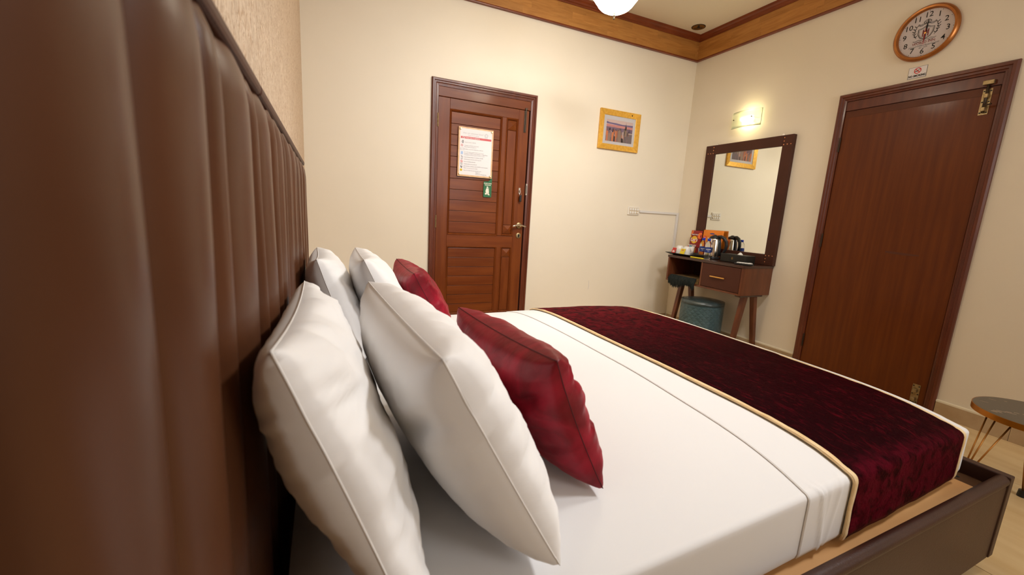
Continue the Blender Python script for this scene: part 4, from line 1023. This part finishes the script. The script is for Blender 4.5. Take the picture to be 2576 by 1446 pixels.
def packet(x, y, z0, w_, h, lean, mat, label, bands):
    o = thing('tea_packet', (x, y, z0), label, 'tea packet', 'tea packets on the tray')
    ax = Vector((0, -w_/2, 0)); ay = Vector((lean, 0, h/2)); az = Vector((0.0015, 0, 0)); c = Vector((x, y, z0))+ay
    MB().obox(c, ax, ay, az).build('sachet_front', mat, o, 0.0006)
    for (u0_, u1_, v0_, v1_, mt) in bands:
        cc = c+ax*((u0_+u1_)-1)+ay*((v0_+v1_)-1)-Vector((0.0021, 0, 0))
        MB().obox(cc, ax*(u1_-u0_), ay*(v1_-v0_), (0.0003, 0, 0)).build('print', mt, o)
    return o
packet(3.425, 3.275, DT+.005, 0.050, 0.062, 0.012, m_tealab, 'red tea packet leaning on the first white cup', [(.2, .8, .32, .46, m_whiteink), (.4, .6, .5, .62, m_whiteink), (.42, .58, .68, .82, m_maroonink), (0.05, .8, .02, .14, m_yel)])
packet(3.400, 3.135, DT+.005, 0.058, 0.064, 0.012, m_yelp, 'yellow tea packet leaning on the second white cup', [(.22, .68, .72, .84, m_inkr), (.18, .70, .54, .58, m_board), (.18, .45, .2, .24, m_board), (.3, .36, .1, .18, m_green)])
# drinking glass
gx, gy = 3.50, 3.040
g_ = MB(); g_.smooth = True; z = DT+0.0045
g_.lathe([(0.027, z), (0.027, z+.006), (0.0225, z+.080), (0.018, z+.088), (0, z+.089), (0, z+.085), (0.017, z+.084), (0.0205, z+.078), (0.025, z+.006), (0.025, z)], (gx, gy, 0), 28, cap=False)
tag(g_.build('drinking_glass', m_glass), 'upturned clear drinking glass on the black tray', 'glass')
# crisp bags
def bag(name, label, x, y0_, y1_, z1, th, mat, topmat):
    o = thing(name, (x, (y0_+y1_)/2, DT), label, 'snack bag', 'snack bags at the back of the desk')
    def fn(sd):
        def f(u, v):
            t = th*max(0, (1-abs(2*u-1)**3))**.5*max(0, (1-abs(2*v-1)**4))**.5
            wob = 0.003*noise.noise((u*5, v*6, x*9))
            zz = DT+0.001+(z1-DT)*v
            return (x+0.020*(v-.5)-sd*(t+wob*(t/th)), y1_+(y0_-y1_)*u, zz)
        return f
    q = MB(); q.smooth = True; q.grid(fn(1), 24, 28); q.grid(fn(-1), 24, 28); q.build('foil_pouch', mat, o)
    def P(u, v, d): p = Vector(fn(1)(u, v)); return (p.x-d, p.y, p.z)
    return o, P
rb, P = bag('crisp_bag', 'red bag of wavy crisps standing behind the tray', 3.618, 3.110, 3.252, 1.052, 0.020, m_bagred, m_bagred)
def decal(parent, P, cu, cv, ru, rv, mat, d, name='print', n=20, a0=0, a1=2*PI):
    q = MB(); vs = [P(cu, cv, d)]
    pts = [P(min(1, max(0, cu+ru*math.cos(a0+(a1-a0)*k/n))), min(1, max(0, cv+rv*math.sin(a0+(a1-a0)*k/n))), d) for k in range(n+1)]
    q.add(vs+pts, [(0, k+1, k+2) for k in range(n)]); return q.build(name, mat, parent)
decal(rb, P, .50, .63, .29, .15, m_yel, .0016); 
q = MB(); q.add([P(.22, .66, .0024), P(.22, .58, .0024), P(.50, .555, .0024), P(.80, .60, .0024), P(.80, .675, .0024), P(.5, .63, .0024)], [(0,1,2,5), (5,2,3,4)]); q.build('print', m_inkred, rb)
p = Vector(P(.5, .63, .0045)); text("Lay's", p, YR, ZU, 0.046, m_whiteink, rb, 'lettering', fat=0.0012, shear=0.15)
p = Vector(P(.40, .40, .0040)); text("wavy", p, YR, ZU, 0.052, m_whiteink, rb, 'lettering', fat=0.0006)
p = Vector(P(.5, .835, .0030)); text("FAMILY PACK", p, YR, ZU, 0.014, m_whiteink, rb, 'lettering', fat=0.0004)
p = Vector(P(.42, .29, .0030)); text("Potato Chips", p, YR, ZU, 0.010, m_whiteink, rb, 'lettering')
decal(rb, P, .12, .92, .18, .08, m_orange, .0012); decal(rb, P, .90, .80, .16, .12, m_orange, .0012); decal(rb, P, .08, .76, .09, .05, m_yel, .0014)
ob, P = bag('crisp_bag', 'orange snack bag behind the kettle, against the mirror', 3.624, 2.865, 3.105, 1.066, 0.015, m_bagor, m_bagor)
decal(ob, P, .16, .72, .09, .055, m_inkred, .0012); decal(ob, P, .50, .87, .12, .022, m_label, .0012); decal(ob, P, .62, .66, .22, .10, m_whiteink, .0012); decal(ob, P, .42, .46, .24, .10, m_yel, .0010); decal(ob, P, .36, .48, .18, .07, m_whiteink, .0014); decal(ob, P, .70, .80, .2, .04, m_inkred, .0012)
decal(ob, P, .88, .70, .12, .12, m_orange, .0012)
p = Vector(P(.16, .72, .0026)); text("1.00", p, YR, ZU, 0.013, m_whiteink, ob, 'lettering', fat=0.0003)
# bottles
def bottle(x, y, label):
    z = DT+0.0005; o = thing('water_bottle', (x, y, z), label, 'bottle', 'water bottles on the desk')
    q = MB(); q.smooth = True
    q.lathe([(0.0, z), (0.024, z), (0.029, z+.006), (0.030, z+.020), (0.028, z+.030), (0.030, z+.042), (0.0285, z+.060), (0.0285, z+.110), (0.030, z+.118), (0.030, z+.130), (0.027, z+.145), (0.018, z+.162), (0.0125, z+.170), (0.0125, z+.182), (0.0, z+.182)], (x, y, 0), 28); q.build('bottle_body', m_glassp, o)
    q = MB(); q.smooth = True; q.lathe([(0.0145, z+.170), (0.0145, z+.190), (0.013, z+.192), (0, z+.192)], (x, y, 0), 20); q.build('cap', m_blue, o)
    q = MB(); q.smooth = True; q.lathe([(0.0296, z+.062), (0.0296, z+.112)], (x, y, 0), 28, cap=False); q.build('label_band', m_label, o)
    d_ = Vector((-math.cos(math.radians(48)), -math.sin(math.radians(48)), 0)); r_ = Vector((0, 0, 1)).cross(d_)*1.0
    r_ = Vector((-d_.y, d_.x, 0)); 
    for s, zz, sz in (('AQUAFINA', .092, .013), ('Pure Water', .078, .007)):
        text(s, Vector((x, y, z+zz))+d_*0.0305, r_, ZU, sz, m_whiteink, o, 'lettering', fat=0.0002, sx=0.62)
    return o
bottle(3.472, 2.948, 'left of the two small water bottles with blue labels')
bottle(3.440, 2.856, 'right of the two small water bottles, directly before the kettle')
# kettle
kt = thing('electric_kettle', (3.55, 2.835, DT), 'chrome electric kettle with a black handle and lid', 'kettle')
kx, ky, z = 3.545, 2.885, DT+0.0005
q = MB(); q.smooth = True; q.lathe([(0, z), (0.062, z), (0.064, z+.006), (0.058, z+.022), (0, z+.022)], (kx, ky, 0), 36); q.build('kettle_base', m_blackp, kt)
q = MB(); q.smooth = True; q.lathe([(0, z+.022), (0.057, z+.022), (0.058, z+.030), (0.057, z+.080), (0.053, z+.140), (0.047, z+.185), (0.044, z+.198), (0, z+.198)], (kx, ky, 0), 40); q.build('kettle_body', m_steel, kt)
q = MB(); q.smooth = True; q.lathe([(0.047, z+.194), (0.046, z+.203), (0.042, z+.212), (0.020, z+.222), (0.010, z+.230), (0, z+.231)], (kx, ky, 0), 32); q.build('lid', m_blackp, kt)
hd_ = Vector((0.25, -0.97, 0)).normalized()
def hp(r, zz): p = Vector((kx, ky, z+zz))+hd_*r; return p
q = MB(); q.smooth = True; q.tube([hp(.030, .212), hp(.060, .214), hp(.090, .200), hp(.110, .172), hp(.118, .135), hp(.112, .095), hp(.094, .062), hp(.072, .050)], [.015, .016, .016, .015, .014, .013, .012, .012], 12); q.build('handle', m_blackp, kt)
q = MB(); q.smooth = True; q.tube([hp(.043, .196), hp(.051, .15), hp(.056, .09), hp(.058, .03)], [.014, .015, .015, .013], 10); q.build('handle_mount', m_blackp, kt)
q = MB(); sd = -hd_; p0 = Vector((kx, ky, z)); sidev = Vector((-sd.y, sd.x, 0))
q.add([p0+sd*.045+sidev*.022+Vector((0, 0, .196)), p0+sd*.045-sidev*.022+Vector((0, 0, .196)), p0+sd*.074+Vector((0, 0, .199)), p0+sd*.054+sidev*.014+Vector((0, 0, .160)), p0+sd*.054-sidev*.014+Vector((0, 0, .160)), p0+sd*.060+Vector((0, 0, .158))],
      [(0, 2, 1), (0, 3, 5, 2), (1, 2, 5, 4), (0, 1, 4, 3), (3, 4, 5)]); q.build('spout', m_steel, kt)
# tissue box
tbx = thing('tissue_box', (3.50, 2.59, DT), 'black tissue box with a white tissue tip, in front of the mirror', 'tissue box')
MB().box(3.455, 3.575, 2.462, 2.722, DT+0.0005, DT+0.072).build('box', m_tissue, tbx, 0.005)
q = MB(); q.lathe([(0, 0), (0.030, 0), (0.030, 0.0008), (0, 0.0008)], (3.512, 2.565, DT+0.072), 20); q.build('opening', m_black, tbx)
q = MB(); q.smooth = True
q.add([(3.50, 2.590, DT+.070), (3.53, 2.575, DT+.070), (3.525, 2.545, DT+.070), (3.498, 2.555, DT+.070), (3.512, 2.572, DT+.095), (3.516, 2.560, DT+.092)], [(0, 1, 4), (1, 2, 5, 4), (2, 3, 5), (3, 0, 4, 5)]); q.build('tissue', m_whiteink, tbx)
q = MB(); q.tube([(3.4546, 2.598+.010*math.cos(a*PI/5), DT+.038+.013*math.sin(a*PI/5)) for a in range(10)], 0.0008, 5, True); q.box(3.4542, 3.455, 2.592, 2.604, DT+.030, DT+.046); q.build('emblem', m_rug, tbx)
# remotes
wr_ = thing('remote_control', (3.40, 2.50, DT), 'white remote control lying at the right end of the desk', 'remote control', 'remote controls on the desk')
q = MB(); q.obox((3.415, 2.440, DT+.0105), (0.020, 0.008, 0), (0.022, -0.055, 0), (0, 0, 0.0095)); q.build('casing', m_white, wr_, 0.005)
q = MB(); q.obox((3.432, 2.402, DT+.0206), (0.012, 0.005, 0), (0.004, -0.010, 0), (0, 0, 0.0005)); q.build('display', m_cond, wr_)
br = thing('remote_control', (3.39, 2.42, DT), 'black remote control lying beside the white one', 'remote control', 'remote controls on the desk')
q = MB(); q.obox((3.374, 2.415, DT+.0085), (0.016, 0.006, 0), (0.020, -0.072, 0), (0, 0, 0.0075)); q.build('casing', m_blackp, br, 0.004)
q = MB()
for i in range(5):
    for j in range(3):
        c = Vector((3.374, 2.415, DT+.0163))+Vector((0.020, -0.072, 0))*(-.7+.3*i)+Vector((0.018, 0.006, 0))*(-.5+.5*j)
        q.obox(c, (0.0035, 0.001, 0), (0.001, -0.003, 0), (0, 0, 0.0006))
q.build('buttons', m_cond, br)
tag(MB().obox((3.352, 2.893, DT+.0065), (0.004, 0.075, 0), (0.012, -0.001, 0), (0, 0, 0.0055)).build('wrapped_bar', m_yelp, None, 0.004), 'thin yellow packet lying at the front edge of the desk', 'packet')

# folded rug with fringe in the open shelf
rg = thing('folded_rug', (3.45, 3.0, 0.556), 'folded gold patterned rug with dark fringe hanging out of the open shelf', 'rug')
for k in range(4):
    z0_ = 0.5568+k*0.0115
    MB().box(dx0+0.006+0.003*k, dx0+0.30, 2.815+.004*(k % 2), 3.178-.003*k, z0_, z0_+0.0105).build('rug_fold', m_rug, rg, 0.004)
random.seed(11)
q = MB()
for k in range(520):
    y = random.uniform(2.850, 3.165); zt_ = random.uniform(0.585, 0.604); L = random.uniform(0.045, 0.095)*(1+.25*math.sin(y*23))
    sw = random.uniform(-.012, .012); out = random.uniform(0.008, 0.022)
    x_ = dx0+0.010
    q.tube([(x_+0.012, y, zt_+0.001), (x_-out*.6, y+sw*.2, zt_-0.004), (x_-out-.012, y+sw*.6, zt_-L*.5), (x_-out-.010, y+sw, zt_-L)], [0.0040, 0.0052, 0.0042, 0.0010], 4)
fr = q.build('fringe', m_fringe, rg); fr['kind'] = 'stuff'

# ------------------------------------------------------------------ side table at right
st_ = thing('side_table', (3.10, 0.60, 0), 'round black marble side table with gold rim and hairpin legs', 'side table')
TX, TY, TR, TZ = 3.078, 0.618, 0.2155, 0.352
q = MB(); q.smooth = True
q.lathe([(0, TZ-.026), (TR-.003, TZ-.026), (TR-.003, TZ), (0, TZ)], (TX, TY, 0), 72); q.build('table_top', m_stone, st_, smooth='angle')
q = MB(); q.smooth = True; q.lathe([(TR-.003, TZ-.027), (TR, TZ-.027), (TR, TZ-.0005), (TR-.003, TZ-.0005)], (TX, TY, 0), 72, cap=False); q.build('rim_band', m_edge, st_, smooth='angle')
random.seed(5)
q = MB()
for k in range(14):
    a = random.uniform(0, 2*PI); r = TR*math.sqrt(random.random())*.85; x, y = TX+r*math.cos(a), TY+r*math.sin(a); L = random.uniform(.003, .016)
    q.obox((x, y, TZ+.0002), (L*.35, -L*.94, 0), (0.0008*.94, 0.0008*.35, 0), (0, 0, 0.0002))
for k in range(9):
    x, y = 2.93+k*.014+random.uniform(-.006, .006), 0.735-.012*k+random.uniform(-.02, .02); L = random.uniform(.008, .022)
    q.obox((x, y, TZ+.0002), (L*.35, -L*.94, 0), (0.0014*.94, 0.0014*.35, 0), (0, 0, 0.0002))
q.build('marble_veins', m_vein, st_)
for (fx_, fy_), tops in (((2.752, 0.728), ((2.930, 0.738), (2.918, 0.706), (2.922, 0.655))), ((2.976, 0.586), ((2.920, 0.612), (2.955, 0.60), (2.990, 0.612))), ((3.22, 0.38), ((3.18, 0.46), (3.14, 0.45), (3.20, 0.50)))):
    q = MB(); q.smooth = True
    for tx_, ty__ in tops: q.tube([(tx_, ty__, TZ-.0265), (fx_+(tx_-fx_)*.05, fy_+(ty__-fy_)*.05, 0.022)], 0.0033, 8)
    lg = q.build('hairpin_leg', m_rod, st_)
    q = MB(); q.smooth = True; q.lathe([(0, 0), (0.017, 0), (0.015, 0.030), (0, 0.030)], (fx_, fy_, 0), 14); q.build('rubber_foot', m_blackp, lg, smooth='angle')
